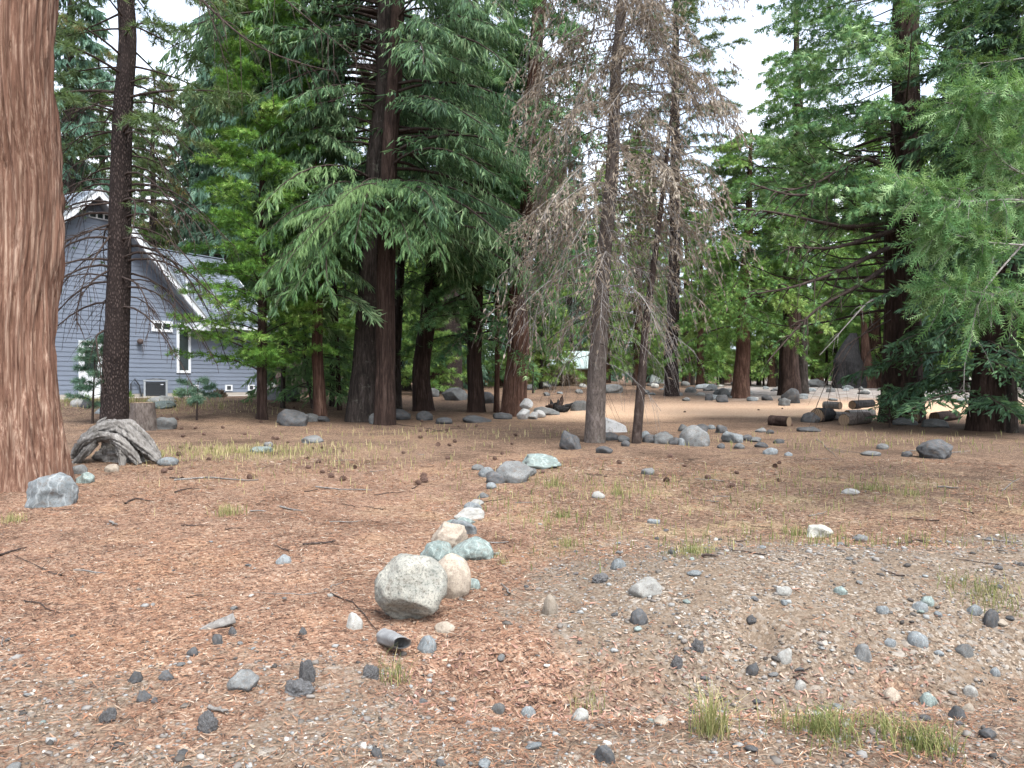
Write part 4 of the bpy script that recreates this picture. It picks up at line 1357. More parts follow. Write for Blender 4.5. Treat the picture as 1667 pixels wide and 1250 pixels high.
# --- near cedar whose sprays reach in from the right edge
t = Tree('cedar_tree', 1905, 800, [(1905, 500)], 46, 9, 'near cedar with pale fresh sprays reaching in from the right edge', 24, base=np.array([8.6, 9.9, float(ground_z(8.6, 9.9))]))
t.trunk(B_CEDAR, 30, 60, bark=.012)
t.boughs(24, 3.7, 8.6, lambda f: 2.7 - .3 * f, e0=.08, droop=.26, up=.10, M=24, K=8, sl=.24, leaf=(.34, .13), drop=.16, spread=.42, T=T_FROND, t0=.25, tbase=.34, tintsd=.26, az=(3.4, 5.9), tip=.3, outside=.05, flat=.35)
t.crown(M_NEAR)
t.sec_rad *= .8
t.branch_parts(B_GREY, 5, .8, True)

for q in ([(1860, 330, 9.9), (1667, 292, 8.9), (1600, 235, 8.6), (1545, 165, 8.5)], [(1860, 380, 9.9), (1660, 318, 8.6), (1560, 335, 8.3), (1450, 290, 8.2)], [(1870, 250, 9.9), (1700, 180, 8.8), (1640, 150, 8.5), (1580, 150, 8.4)],
          [(1870, 520, 9.9), (1680, 470, 8.7), (1600, 480, 8.4), (1530, 468, 8.3)], [(1870, 440, 9.9), (1690, 400, 8.6), (1600, 395, 8.4), (1530, 375, 8.3)]):
    limb(t, q, .016, B_GREY, 46, .5, .45, M_NEAR, (.32, .12), T_FROND, 8, .74, .3, .35, .35)
limb(t, [(1667, 395, 8.6), (1592, 480, 8.4), (1578, 560, 8.4), (1565, 640, 8.4)], .012, B_GREY, 10, .35, .6)

# --- small fir by the logs
t = Tree('fir_sapling', 1449, 697, [(1448, 660), (1447, 632)], 4, 1.25, 'small green fir sapling in front of the large dark trunk', 25)
t.trunk(B_TWIG, 10, 16, bark=.002, flute=.02)
t.boughs(26, .32, 1.2, lambda f: .62 - .42 * f, e0=.12, droop=.25, M=10, K=7, sl=.4, lmin=.05, leaf=(.10, .025), drop=.25, spread=.35, T=T_TWIG, tbase=.45)
t.crown(M_FIR)
t.wood(B_TWIG, k=.7)
# pine seedlings near the house
for (px, py, h, lab, sd) in ((150, 690, 2.3, 'young long needled pine before the white door', 30), (320, 684, 1.1, 'spindly pine seedling near the foundation vents', 31)):
    t = Tree('pine_sapling', px, py, [(px + 1, py - 25)], 4, h, lab, sd)
    t.trunk(B_TWIG, 10, 16, bark=.002, flute=.02)
    t.boughs(int(9 * h), .4, h * .98, lambda f: .65 - .3 * f, e0=.45, droop=.25, M=7, K=4, sl=.4, lmin=.05, leaf=(.2, .17), drop=.0, spread=.5, T=T_TUFT, tbase=.62)
    t.crown(M_BLUE)
    t.wood(B_TWIG, k=.7)
for (px, py, h, lab, sd) in ((820, 671, 1.0, 'a', 0),):
    pass

# ------------------------------------------------------------------ woodland behind: a few grown forms, copied
PROTO = []


def proto(kind, seed):
    r = np.random.default_rng(seed)
    t = Tree('background_tree', 0, 0, [], 40, 1, '', seed, base=(0, 60, 0))
    H = {'cedar': 19, 'fir': 22, 'pine': 21, 'bush': 9}[kind]
    t.path = np.array([[0, 0, -.6], [0.1, 0, H * .5], [.2, .1, H]])
    t.H, t.r0 = H, {'cedar': .42, 'fir': .40, 'pine': .36, 'bush': .15}[kind]
    t.rad = t.r0 * np.array([1.05, .62, .1])
    t.trunk(B_RED if kind == 'cedar' else B_FIR, 18, 40, flute=.08, bark=.02, bf=6, flare=.25)
    if kind == 'cedar':
        t.boughs(110, 1.5, H, lambda f: 3.3 - 2.5 * f, e0=.15, droop=.4, M=10, K=6, leaf=(.55, .42), drop=.42, spread=.5, T=T_SPRAYS, tbase=.55, tintsd=.2, outside=1)
    elif kind == 'fir':
        t.boughs(115, 1.0, H, lambda f: 3.8 - 3.2 * f, e0=.12, droop=.45, M=11, K=7, leaf=(.6, .13), drop=.6, spread=.25, tbase=.45, tintsd=.16, outside=1)
    elif kind == 'pine':
        t.boughs(60, 7, H, lambda f: 3.3 - 1.8 * f, e0=.3, droop=.3, M=9, K=5, leaf=(.34, .40), drop=.15, spread=.6, T=T_TUFT, tbase=.5, outside=1)
    else:
        t.boughs(80, .5, H, lambda f: 2.6 - 2.0 * f, e0=.3, droop=.25, M=10, K=7, leaf=(.42, .34), drop=.25, spread=.6, T=T_SPRAYS, tbase=.62, tintsd=.2, outside=1)
    t.crown(M_BACK if kind in ('cedar', 'bush') else (M_BLUE if kind == 'fir' else M_PINE))
    t.wood(B_TWIG)
    return t.root


LAB = {'cedar': ('brown trunked cedar standing in the woods beyond the track', 'cedars in the woods behind'),
       'fir': ('dense blue green fir standing in the woods behind', 'firs in the woods behind'),
       'pine': ('sparse tufted pine rising above the woods behind', 'pines in the woods behind'),
       'bush': ('low bright green cedar thicket in the woods behind', 'thickets in the woods behind')}
PROTO = {k: [proto(k, 100 + 10 * i + j) for j in range(2)] for i, k in enumerate(('cedar', 'fir', 'pine', 'bush'))}
used = set()


def plant(kind, x, y, sc, rz, v):
    src = PROTO[kind][v]
    z = float(ground_z(x, y))
    lab, grp = LAB[kind]
    nm = {'cedar': 'background_cedar', 'fir': 'background_fir', 'pine': 'background_pine', 'bush': 'cedar_thicket'}[kind]
    if (kind, v) not in used:
        used.add((kind, v))
        o = src
        o.name = nm
    else:
        o = src.copy()
        o.name = nm
        COL.objects.link(o)
        for ch in src.children:
            c = ch.copy()
            COL.objects.link(c)
            c.parent = o
    o.location = (x, y, z)
    o.rotation_euler = (0, 0, rz)
    o.scale = (sc, sc, sc)
    o['label'], o['group'], o['category'] = lab, grp, 'tree'
    return o


def plant_px(kind, px, d, sc, v=0):
    return plant(kind, (px - CX) / FPX * d, d, sc, random.uniform(0, 6.28), v)


# left: blue firs behind the house, thin pines against the sky, dark conifers by the red trunk
for a in (('fir', 376, 50, 1.4, 0), ('fir', 322, 58, 1.0, 1), ('fir', 412, 56, 1.5, 1), ('fir', 108, 44, 1.3, 0), ('pine', 252, 52, 1.0, 0), ('pine', 228, 66, 1.1, 1), ('pine', 286, 62, .9, 0),
          ('pine', 170, 58, 1.2, 0), ('fir', 360, 66, 1.6, 0), ('pine', 138, 50, 1.0, 1), ('cedar', 330, 70, .9, 0), ('bush', 250, 55, 1.3, 0), ('bush', 200, 60, 1.2, 1), ('cedar', 440, 62, 1.1, 1)):
    plant_px(*a)
# behind the middle clump and across the track
for a in (('cedar', 480, 46, 1.0, 0), ('fir', 540, 48, 1.0, 1), ('cedar', 600, 50, 1.1, 1), ('fir', 655, 44, 1.0, 0), ('cedar', 715, 43, 1.05, 0), ('fir', 760, 50, 1.05, 1), ('cedar', 815, 55, 1.1, 1),
          ('cedar', 880, 52, 1.0, 0), ('fir', 925, 72, 1.1, 0), ('cedar', 985, 70, 1.05, 1), ('bush', 690, 38, .8, 0), ('bush', 560, 36, .7, 1), ('bush', 880, 48, .8, 0), ('bush', 730, 70, 1.2, 1),
          ('cedar', 1040, 55, .95, 0), ('cedar', 1118, 60, .85, 1), ('bush', 1085, 72, 1.1, 0), ('cedar', 1140, 52, .62, 0), ('bush', 1175, 64, 1.2, 1), ('bush', 1235, 58, 1.1, 0), ('cedar', 1256, 54, .62, 0),
          ('cedar', 1185, 75, .8, 1), ('cedar', 1330, 60, 1.0, 1), ('bush', 1290, 70, 1.2, 1), ('bush', 1360, 56, 1.1, 0), ('cedar', 1425, 52, 1.0, 0), ('bush', 1440, 66, 1.2, 1), ('cedar', 1395, 75, 1.1, 1),
          ('cedar', 1510, 50, 1.0, 1), ('bush', 1530, 60, 1.2, 0), ('fir', 1560, 46, 1.0, 0), ('cedar', 1620, 42, 1.0, 0), ('bush', 1600, 62, 1.3, 1), ('fir', 1665, 52, 1.1, 1), ('cedar', 1710, 46, 1.0, 1),
          ('fir', 1540, 70, 1.1, 1), ('fir', 1460, 80, 1.1, 0)):
    plant_px(*a)
# deeper rows close the view between the trunks
for i in range(46):
    d = random.uniform(82, 120)
    px = 420 + (i + random.random()) / 46 * 1300
    k = random.choice(('bush', 'cedar', 'fir', 'bush'))
    plant_px(k, px, d, random.uniform(.75, 1.1) if not 1120 < px < 1260 else random.uniform(.5, .62), i % 2)
# thin understorey trunks that stand out singly
for (px, py, w, h, tx) in ((1118, 627, 6, 9, 1119), (1128, 627, 7, 9, 1127), (1148, 625, 8, 10, 1150), (1168, 626, 3, 6, 1168), (1220, 628, 6, 9, 1219), (1243, 628, 3, 8, 1244), (1260, 628, 12, 12, 1261), (1345, 627, 5, 8, 1346),
                           (1420, 629, 6, 9, 1423), (1100, 625, 6, 9, 1101), (868, 640, 4, 2.2, 868), (1630, 668, 10, 9, 1628), (460, 664, 8, 7, 461), (553, 668, 8, 8, 551), (540, 662, 9, 8, 541)):
    t = Tree('bare_trunk', px, py, [(tx, py - 60)], w, h, 'narrow bare trunk among the trees of the woods', 200 + px, group='narrow trunks in the woods')
    t.trunk(B_CEDAR if px % 2 else B_FIR, 16, 40, bark=.012, flare=.2)

t = Tree('cedar_tree', 732, 640, [(733, 560), (735, 440)], 36, 15, 'wide scaly dark trunk in deep shade behind the leaning fir', 301)
t.trunk(B_PINE, 40, 90, flute=.1, bark=.03, flare=.25)

# ------------------------------------------------------------------ rocks one can point to
def rk(px, py, w, h, mat, label, **kw):
    return place_rock(kw.pop('name', 'rock'), px, py, w, h, mat, label, **kw)


rk(68, 827, 72, 52, K_BLUE, 'round blue grey boulder in front of the big cedar trunk', name='boulder', sub=4, facets=8, seed=4, fine=.015)
rk(663, 1018, 112, 100, K_GRAN, 'large pale speckled boulder at the near end of the stone row', name='boulder', sub=4, facets=11, seed=21, cut=.74, rough=.09, depth_ratio=.9, bury=.10, fine=.025)
rk(733, 976, 60, 66, K_TAN, 'smooth tan boulder against the right of the large pale one', name='boulder', sub=4, facets=7, seed=8, cut=.8, rough=.07, bury=.15, fine=.008)
rk(709, 929, 54, 42, K_GREEN, 'rounded green grey stone behind the large pale boulder', sub=4, facets=8, seed=5, fine=.01)
rk(730, 895, 56, 40, K_TAN, 'yellowish angular stone third along the stone row', sub=4, facets=10, seed=6, cut=.65, fine=.02)
rk(767, 913, 68, 32, K_GREEN, 'flat pointed grey green slab beside the tan boulder', sub=4, facets=12, seed=7, cut=.5)
rk(752, 870, 44, 20, K_BLUE, 'thin blue grey slab beyond the yellowish stone', facets=12, cut=.5)
rk(763, 846, 46, 16, K_PALE, 'pale flat stone in the middle of the stone row', facets=12, cut=.5)
rk(769, 834, 28, 14, K_BLUE, 'small grey stone on top of the row beyond the pale flat one', facets=10, cut=.6)
rk(738, 862, 30, 14, K_GREEN, 'small greenish stone left of the thin slab', facets=10)
rk(835, 787, 64, 32, K_GREY, 'lichen pale grey stone at the far end of the stone row', sub=4, facets=11, cut=.6, seed=33)
rk(808, 787, 32, 18, K_DARK, 'dark grey stone against the left of the lichen pale one', facets=10)
rk(881, 764, 62, 22, K_GREEN, 'broad flat pale green stone ending the row', sub=4, facets=12, cut=.55)
rk(791, 777, 24, 15, K_BLUE, 'small bluish stone set left of the row end', facets=9)
rk(800, 796, 16, 10, K_BLUE, 'tiny bluish stone in front of the dark grey one', facets=9)
rk(929, 733, 32, 32, K_DARK, 'dark tilted slab of rock left of the dying spruce', facets=13, cut=.5, tilt=-.5, depth_ratio=.7)
rk(1135, 727, 46, 32, K_GREY, 'big smooth grey boulder right of the leaning trunk', name='boulder', sub=4, facets=6, cut=.82, rough=.07, seed=3)
rk(1535, 748, 54, 30, K_DARK, 'dark angular rock alone under the shady fir', name='boulder', sub=4, facets=13, cut=.55, seed=12)
rk(470, 694, 46, 26, K_DARK, 'dark pointed rock left of the slim reddish trunk', facets=13, cut=.55, seed=14)
rk(500, 686, 30, 12, K_GREY, 'low flat grey rock behind the dark pointed one')
rk(262, 700, 36, 20, K_GREY, 'grey rock just right of the old stump', facets=11, cut=.6)
rk(268, 758, 30, 13, K_BLUE, 'small blue black rock at the tip of the weathered root', facets=10)
rk(131, 787, 32, 16, K_GREEN, 'flat greenish stone between the big cedar and the weathered root', facets=12, cut=.5)
rk(124, 772, 22, 14, K_GREY, 'grey stone wedged against the big cedar foot', facets=11)
rk(177, 769, 22, 12, K_TAN, 'small tan stone below the weathered root')
rk(420, 738, 34, 10, K_GREEN, 'low pale green stone in the grass of the clearing', facets=11)
rk(435, 728, 14, 8, K_GREY, 'small grey stone behind the low pale green one')
rk(505, 722, 34, 12, K_GREY, 'flat embedded grey stone in the clearing below the slim trunk')
rk(432, 641, 34, 17, K_GREY, 'long grey boulder at the right corner of the blue house', name='boulder', seed=41)
rk(455, 652, 50, 24, K_GREY, 'broad boulder beside the house corner behind the bright cedar', name='boulder', seed=42)
rk(418, 644, 16, 10, K_PALE, 'small pale stone at the end of the concrete strip')
rk(255, 657, 40, 12, K_PALE, 'pale rock pile stone before the condenser')
rk(262, 664, 34, 11, K_GREEN, 'flat greenish rock before the condenser')
rk(122, 662, 24, 12, K_PALE, 'pale stone left of the dark pine by the house')
rk(137, 664, 18, 13, K_DARK, 'dark stone left of the dark pine by the house')
rk(160, 676, 22, 11, K_BLUE, 'bluish stone at the left foot of the dark pine')
for q in ((646, 684, 38, 17, K_DARK, 'dark rounded rock at the foot of the reddish fir'), (690, 684, 26, 14, K_DARK, 'dark rock below the leaning fir'),
          (612, 690, 26, 18, K_GREY, 'upright grey rock against the foot of the big fir pair'), (740, 652, 40, 20, K_GREY, 'mossy grey boulder in shade beyond the leaning fir'),
          (700, 646, 26, 15, K_GREY, 'grey boulder left of the mossy one in shade'), (792, 657, 26, 18, K_DARK, 'black rock behind the thin straight pole'),
          (776, 688, 44, 11, K_DARK, 'low dark slab in front of the dark furrowed trunk'), (722, 690, 26, 10, K_DARK, 'low rock left of the low dark slab'),
          (818, 682, 30, 10, K_DARK, 'dark stone at the left foot of the trunk with white blocks'), (520, 686, 26, 8, K_DARK, 'flat dark stone at the foot of the slim reddish trunk'),
          (890, 677, 42, 14, K_GREY, 'long pale grey rock right of the white blocks'), (944, 669, 28, 16, K_GREY, 'rounded grey rock behind the left of the dying spruce'),
          (885, 630, 24, 12, K_BLUE, 'bluish boulder far behind the white blocks'), (995, 640, 40, 14, K_GREY, 'grey boulder far behind the dying spruce'),
          (1178, 655, 20, 12, K_DARK, 'dark rounded rock left of the flaring reddish trunk'), (1155, 652, 12, 10, K_DARK, 'small black rock across the pale track'),
          (1180, 643, 16, 11, K_GREY, 'grey rock behind the dark rounded one across the track'), (1226, 653, 16, 7, K_BLUE, 'bluish rock at the right foot of the flaring trunk'),
          (1251, 652, 17, 9, K_DARK, 'blue black rock between the two trunks across the track'), (1290, 656, 26, 23, K_DARK, 'dark boulder leaning on the thick brown trunk'),
          (1279, 660, 18, 12, K_GREY, 'smaller rock in front of the boulder at the thick brown trunk'), (1150, 634, 30, 9, K_BLUE, 'long bluish slab on the rise across the track'),
          (1330, 630, 32, 13, K_GREY, 'grey boulder left of the charred snag'), (1325, 688, 28, 16, K_DARK, 'dark wedge of rock between the cut logs'),
          (1322, 704, 36, 8, K_DARK, 'flat dark slab in front of the cut logs'), (1478, 692, 34, 11, K_GREY, 'low grey slab at the right foot of the large dark trunk'),
          (1530, 697, 40, 14, K_GREY, 'bluish flat rock left of the shady fir'), (1440, 732, 18, 9, K_GREY, 'small half buried grey stone left of the dark angular rock'),
          (1422, 742, 30, 7, K_GREY, 'thin flat grey stone in the needles left of the angular rock'), (1480, 744, 16, 9, K_DARK, 'small dark stone just left of the angular rock'),
          (1337, 876, 40, 18, K_GRAN, 'mottled flat stone in the open needles at right'), (1404, 881, 22, 9, K_GREY, 'small bluish stone right of the mottled flat one'),
          (1390, 805, 28, 8, K_PALE, 'pale sliver of stone in the open needles'), (1065, 853, 20, 7, K_BLUE, 'small bluish stone among the grass tufts'),
          (1056, 773, 20, 10, K_GREY, 'grey stone half hidden behind a straw tuft'), (975, 812, 20, 10, K_PALE, 'black and white stone among the grass tufts')):
    rk(*q[:5], q[5], facets=11, cut=.62)
for q in ((745, 880, 26, 12, K_TAN, 'low beige stone between the yellowish stone and the thin slab'), (757, 856, 30, 11, K_GREEN, 'small greenish stone between the thin slab and the pale flat one'),
          (776, 824, 22, 9, K_PALE, 'pale sliver of stone beyond the top of the middle row'), (786, 811, 18, 8, K_GREY, 'small grey stone in the gap of the stone row'),
          (778, 766, 20, 9, K_GREY, 'small grey stone left of the bluish one at the row end'), (858, 775, 30, 13, K_GREY, 'grey stone between the lichen pale one and the flat pale green one')):
    rk(*q[:5], q[5], facets=11, cut=.6)
# line of dark rocks right of the dying spruce
for i, (px, py, w, h) in enumerate(((995, 717, 24, 13), (1016, 719, 18, 10), (1019, 727, 14, 9), (1052, 713, 20, 11), (1062, 721, 26, 13), (1083, 722, 32, 18), (1101, 724, 20, 11), (1112, 725, 12, 11), (1141, 704, 26, 13), (1113, 702, 14, 11),
                                    (1176, 705, 18, 12), (1196, 721, 32, 17), (1218, 717, 14, 9), (1232, 720, 18, 8), (1241, 729, 22, 9), (1258, 740, 24, 10), (1175, 730, 12, 8), (1205, 731, 16, 9), (1270, 722, 18, 7), (1285, 742, 12, 6), (985, 738, 26, 10), (1240, 705, 16, 8), (1255, 707, 12, 7), (1160, 699, 12, 7))):
    rk(px, py, w, h, (K_DARK, K_GREY, K_DARK, K_BLUE)[i % 4], 'dark rock in the broken row right of the dying spruce', group='row of dark rocks beside the dying spruce', facets=12, cut=.6)
# stony rise across the track
r = np.random.default_rng(77)
for i in range(110):
    px = r.uniform(1085, 1660) if i < 90 else r.uniform(840, 1090)
    py = r.uniform(625, 655) if i < 90 else r.uniform(624, 645)
    w = r.uniform(7, 19)
    rk(px, py, w, w * r.uniform(.3, .6), (K_PALE, K_GREY, K_GREY, K_BLUE, K_PALE)[i % 5], 'stone scattered over the rocky rise beyond the pale track', group='stones on the rocky rise', facets=10, sub=2, cut=.6)

# foreground lumps and stones
for q in ((497, 1113, 34, 38, K_LUMP, 'dark crumbling lump standing behind the cracked one'), (483, 1137, 58, 27, K_LUMP, 'cracked dark asphalt lump left of the pipe'),
          (390, 1128, 46, 26, K_GREY, 'grey flat stone left of the cracked lump'), (333, 1195, 42, 38, K_LUMP, 'dark white flecked lump near the lower left'),
          (231, 1145, 26, 18, K_DARK, 'small dark stone with a pale top at lower left'), (268, 1108, 28, 16, K_DARK, 'black angular stone lying right of another black one'),
          (215, 1114, 28, 17, K_DARK, 'black pointed stone lying left of another black one'), (170, 1178, 32, 24, K_LUMP, 'split dark lump at lower left'),
          (352, 1050, 20, 17, K_DARK, 'dark stone below the curled bark'), (377, 1036, 18, 17, K_DARK, 'black stone right of the curled bark'),
          (310, 1069, 22, 14, K_DARK, 'dark stone left below the curled bark'), (602, 1105, 32, 22, K_LUMP, 'dark lump under the mouth of the metal pipe'),
          (490, 1034, 18, 12, K_DARK, 'small black stone left of the white quartz'), (574, 1025, 26, 24, K_PALE, 'white quartz stone left of the large pale boulder'),
          (693, 1064, 30, 24, K_BLUE, 'smooth blue stone below the large pale boulder'), (723, 1032, 32, 14, K_TAN, 'flat cream stone under the tan boulder'),
          (459, 919, 24, 13, K_BLUE, 'lone small blue stone on the orange needles'), (1054, 971, 50, 26, K_PALE, 'broad pale green white stone set in the gravel bank'),
          (1041, 1019, 34, 28, K_DARK, 'dark ridged stone in the gravel bank'), (895, 1003, 24, 32, K_TAN, 'faint beige stone buried in the gravel bank'),
          (978, 949, 32, 17, K_LUMP, 'dark crumbly lump at the top of the gravel bank'), (1136, 1062, 28, 22, K_LUMP, 'upper of two dark lumps in the gravel bank'),
          (1103, 1093, 26, 26, K_LUMP, 'lower of two dark lumps in the gravel bank'), (1227, 1102, 28, 20, K_DARK, 'dark smooth stone below the burrow'),
          (1281, 1085, 22, 22, K_PALE, 'cream angular stone below the burrow'), (1500, 1056, 30, 20, K_BLUE, 'smooth pale blue oval stone in the gravel bank'),
          (1501, 998, 24, 14, K_BLUE, 'left of two pale oval stones near the bank top'), (1514, 989, 22, 14, K_GREEN, 'right of two pale oval stones near the bank top'),
          (1591, 1002, 26, 14, K_BLUE, 'grey oval stone left of the dark long one'), (1619, 1024, 30, 32, K_DARK, 'dark long stone near the right edge of the bank'),
          (1456, 1145, 26, 18, K_TAN, 'yellow oval stone above the grass strip'), (1517, 1152, 26, 18, K_GREEN, 'pale green oval stone right of the yellow one'),
          (1584, 1139, 20, 14, K_PALE, 'cream oval stone near the lower right'), (1580, 1163, 18, 14, K_TAN, 'beige stone below the cream oval one'),
          (1305, 1127, 18, 15, K_PALE, 'small round pale stone above the grass strip'), (1562, 1172, 30, 20, K_DARK, 'dark stone left of the beige one'),
          (1279, 971, 24, 12, K_PALE, 'small pale oval stone at the top of the gravel bank'), (1372, 969, 20, 12, K_GREEN, 'small greenish stone at the top of the gravel bank'),
          (1440, 1002, 20, 11, K_BLUE, 'flat pale stone left of the two oval ones'), (1452, 1053, 18, 11, K_BLUE, 'small blue stone left of the smooth oval one'),
          (1623, 1105, 14, 12, K_BLUE, 'small round pale blue stone at the right edge'), (1409, 1078, 26, 24, K_GREY, 'grey stone buried in the middle of the bank'),
          (1575, 1070, 28, 18, K_GREY, 'buried grey stone right of the smooth oval one'), (1615, 1205, 36, 16, K_DARK, 'long grey stone in the lower right corner'),
          (860, 1170, 24, 14, K_BLUE, 'bluish stone on the roadside below the ditch'), (812, 1165, 22, 16, K_GREY, 'grey stone left of the bluish roadside one'),
          (945, 1174, 26, 16, K_PALE, 'pale stone at the ditch edge'), (612, 1236, 24, 18, K_DARK, 'black stone at the bottom edge of the picture'),
          (985, 1246, 40, 26, K_DARK, 'dark slab cut off by the bottom edge'), (1008, 927, 24, 14, K_BLUE, 'blue pebble at the top of the gravel bank'),
          (1095, 903, 14, 9, K_DARK, 'dark stone left of the bark scrap by the grass'), (770, 960, 22, 15, K_GREEN, 'small hollow looking stone right of the tan boulder'),
          (636, 1003, 18, 10, K_BLUE, 'small blue stone at the left foot of the large pale boulder')):
    rk(*q[:5], q[5], name='stone', facets=14 if q[4] in (K_DARK, K_GREY) else 9, cut=.48 if q[4] in (K_DARK, K_GREY) else .68, cat='stone', sub=4 if q[4] is K_LUMP else 3, fine=.10 if q[4] is K_LUMP else .025, rough=.22 if q[4] is K_LUMP else .12, bury=.44)

# loose fist sized stones: shared meshes
r = np.random.default_rng(78)
KS = [K_BLUE, K_GREY, K_DARK, K_TAN, K_GREEN, K_PALE, K_LUMP]
KN = ['blue grey', 'grey', 'dark', 'beige', 'greenish', 'pale', 'dark crumbly']
SM = [[rock_mesh('stone', 2, 300 + 10 * i + j, k, 9, .12, .66) for j in range(3)] for i, k in enumerate(KS)]
n = 0
while n < 115:
    x, y = r.uniform(-3.2, 5.2), r.uniform(3.0, 8.5)
    u, v = project(np.array([x, y, float(ground_z(x, y))]))
    gm_ = float(mask_gravel(x, y))
    if not (0 < u < 1667 and v < 1260) or r.random() > .15 + .85 * gm_:
        continue
    i = r.choice(7, p=[.2, .26, .2, .08, .1, .08, .08])
    s_ = r.uniform(.022, .06) * (1.0 if r.random() < .85 else 1.5)
    o = ob('loose_stone', SM[i][n % 3], None, (x, y, float(ground_z(x, y)) + s_ * .12), 'small %s stone lying loose in the roadside gravel' % KN[i], 'stone', 'loose %s stones in the gravel' % KN[i])
    o.scale = (s_ * r.uniform(.8, 1.3), s_ * r.uniform(.7, 1.1), s_ * r.uniform(.4, .75))
    o.rotation_euler = (r.normal(0, .2), r.normal(0, .2), r.uniform(0, 6.28))
    n += 1

# ------------------------------------------------------------------ stump, weathered root, logs, blocks
def ridged_tube(path, rad, segs, bark, bf, seed, twist=0.0, sq=1.0):
    path = np.asarray(path, float)
    n0 = len(path)
    tt, ts = np.linspace(0, 1, n0), np.linspace(0, 1, n0 * 7)
    # smooth the path
    from_pts = np.stack([np.interp(ts, tt, path[:, q]) for q in range(3)], -1)
    for _ in range(4):
        from_pts[1:-1] = (from_pts[:-2] + from_pts[1:-1] * 2 + from_pts[2:]) / 4
    rr = np.interp(ts, tt, rad)
    V, F = tubes(from_pts[None], rr[None], segs)
    C = np.repeat(from_pts, segs, axis=0)
    d = V - C
    th = np.tile(np.linspace(0, 2 * np.pi, segs, endpoint=False), len(from_pts)) + twist * np.repeat(ts, segs)
    l = np.repeat(ts, segs) * len(path)
    rid = 1 - 2 * np.abs(fbm(np.cos(th) * bf, np.sin(th) * bf, l * .35, seed, 3)) + .5 * fbm(np.cos(th) * 2, np.sin(th) * 2, l * .6, seed + 4, 2)
    V = V + unit(d) * (bark * rid * np.minimum(1, np.repeat(rr, segs) / .05))[:, None]
    return V, F


p = G(178, 758)
root = empty('weathered_root', p + np.array([0, .35, 0]), 'twisted silver grey dead root arching over the ground beside the big cedar', 'dead root')
px_m = p[1] / FPX


def rp(x, y, dy=0.0):
    return [(x - 178) * px_m, dy, (758 - y) * px_m]


mains = [([rp(98, 752, .1), rp(112, 722, .1), rp(140, 702, .15), rp(175, 697, .1), rp(205, 716, 0), rp(228, 736, -.1), rp(252, 752, -.2)], [.10, .13, .16, .17, .15, .13, .05], 1.2),
         ([rp(104, 745, -.05), rp(120, 724, -.1), rp(150, 712, -.12), rp(180, 716, -.15), rp(206, 738, -.2), rp(222, 757, -.25)], [.06, .09, .10, .10, .09, .05], 2.0),
         ([rp(125, 700, .3), rp(150, 692, .32), rp(180, 694, .3), rp(214, 718, .2), rp(240, 745, .1)], [.05, .08, .10, .09, .04], -1.5),
         ([rp(108, 758, -.1), rp(128, 738, -.15), rp(145, 722, -.12)], [.05, .07, .06], .8),
         ([rp(178, 720, -.1), rp(192, 742, -.2), rp(196, 760, -.3)], [.07, .07, .05], .8),
         ([rp(120, 704, .3), rp(128, 690, .35), rp(136, 682, .4)], [.05, .04, .01], .5),
         ([rp(232, 740, -.1), rp(248, 742, -.15), rp(258, 756, -.2)], [.05, .04, .015], .5),
         ([rp(100, 740, .2), rp(110, 722, .25), rp(126, 708, .3)], [.06, .06, .04], .5)]
for i, (pt, rd, tw) in enumerate(mains):
    ob('root_limb', mesh_np('root_limb', *ridged_tube(pt, [q_ * .62 for q_ in rd], 36, .042, 4.5, 60 + i, tw * 2.2), B_DRIFT, True), root)
ob('root_core', rock_mesh('root_core', 4, 9, B_DRIFT, 6, .45, .7, fine=.06), root, (-.02, .22, .12), scale=(1.15, .5, .62))


def log(px0, py0, px1, py1, dia_px, mat, endmat, label, name='log', seed=0, group=None, dz=0.0, dy=0.0):
    """a cut log between two photo points at ground contact"""
    a, b = G(px0, py0), G(px1, py1)
    a[1] += dy
    b[1] += dy
    m = (a[1] + b[1]) / 2 / FPX
    rr = dia_px * m / 2
    a[2] = float(ground_z(a[0], a[1])) + rr * .85 + dz
    b[2] = float(ground_z(b[0], b[1])) + rr * .85 + dz
    c = (a + b) / 2
    o = empty(name, c, label, 'log', group)
    ts = np.linspace(0, 1, 4)[:, None]
    V, F = ridged_tube((a - c) * (1 - ts) + (b - c) * ts, [rr, rr * 1.03, rr * .98, rr * .95], 26, rr * .10, 4, seed)
    ob('bark', mesh_np('bark', V, F, mat, True), o)
    ax = unit((b - a)[None])[0]
    for e, s in ((a - c, -1), (b - c, 1)):
        u_ = unit(np.cross(ax, [0, 0, 1.0])[None])[0]
        w_ = np.cross(ax, u_)
        th = np.linspace(0, 2 * np.pi, 22, endpoint=False)
        ring = e + rr * .97 * (np.cos(th)[:, None] * u_ + np.sin(th)[:, None] * w_) + ax * s * .01
        V = np.concatenate([ring, (e + ax * s * .012)[None]])
        F = np.array([[i, (i + 1) % 22, 22] for i in range(22)])
        ob('cut_end', mesh_np('cut_end', V, F, endmat), o)
    return o


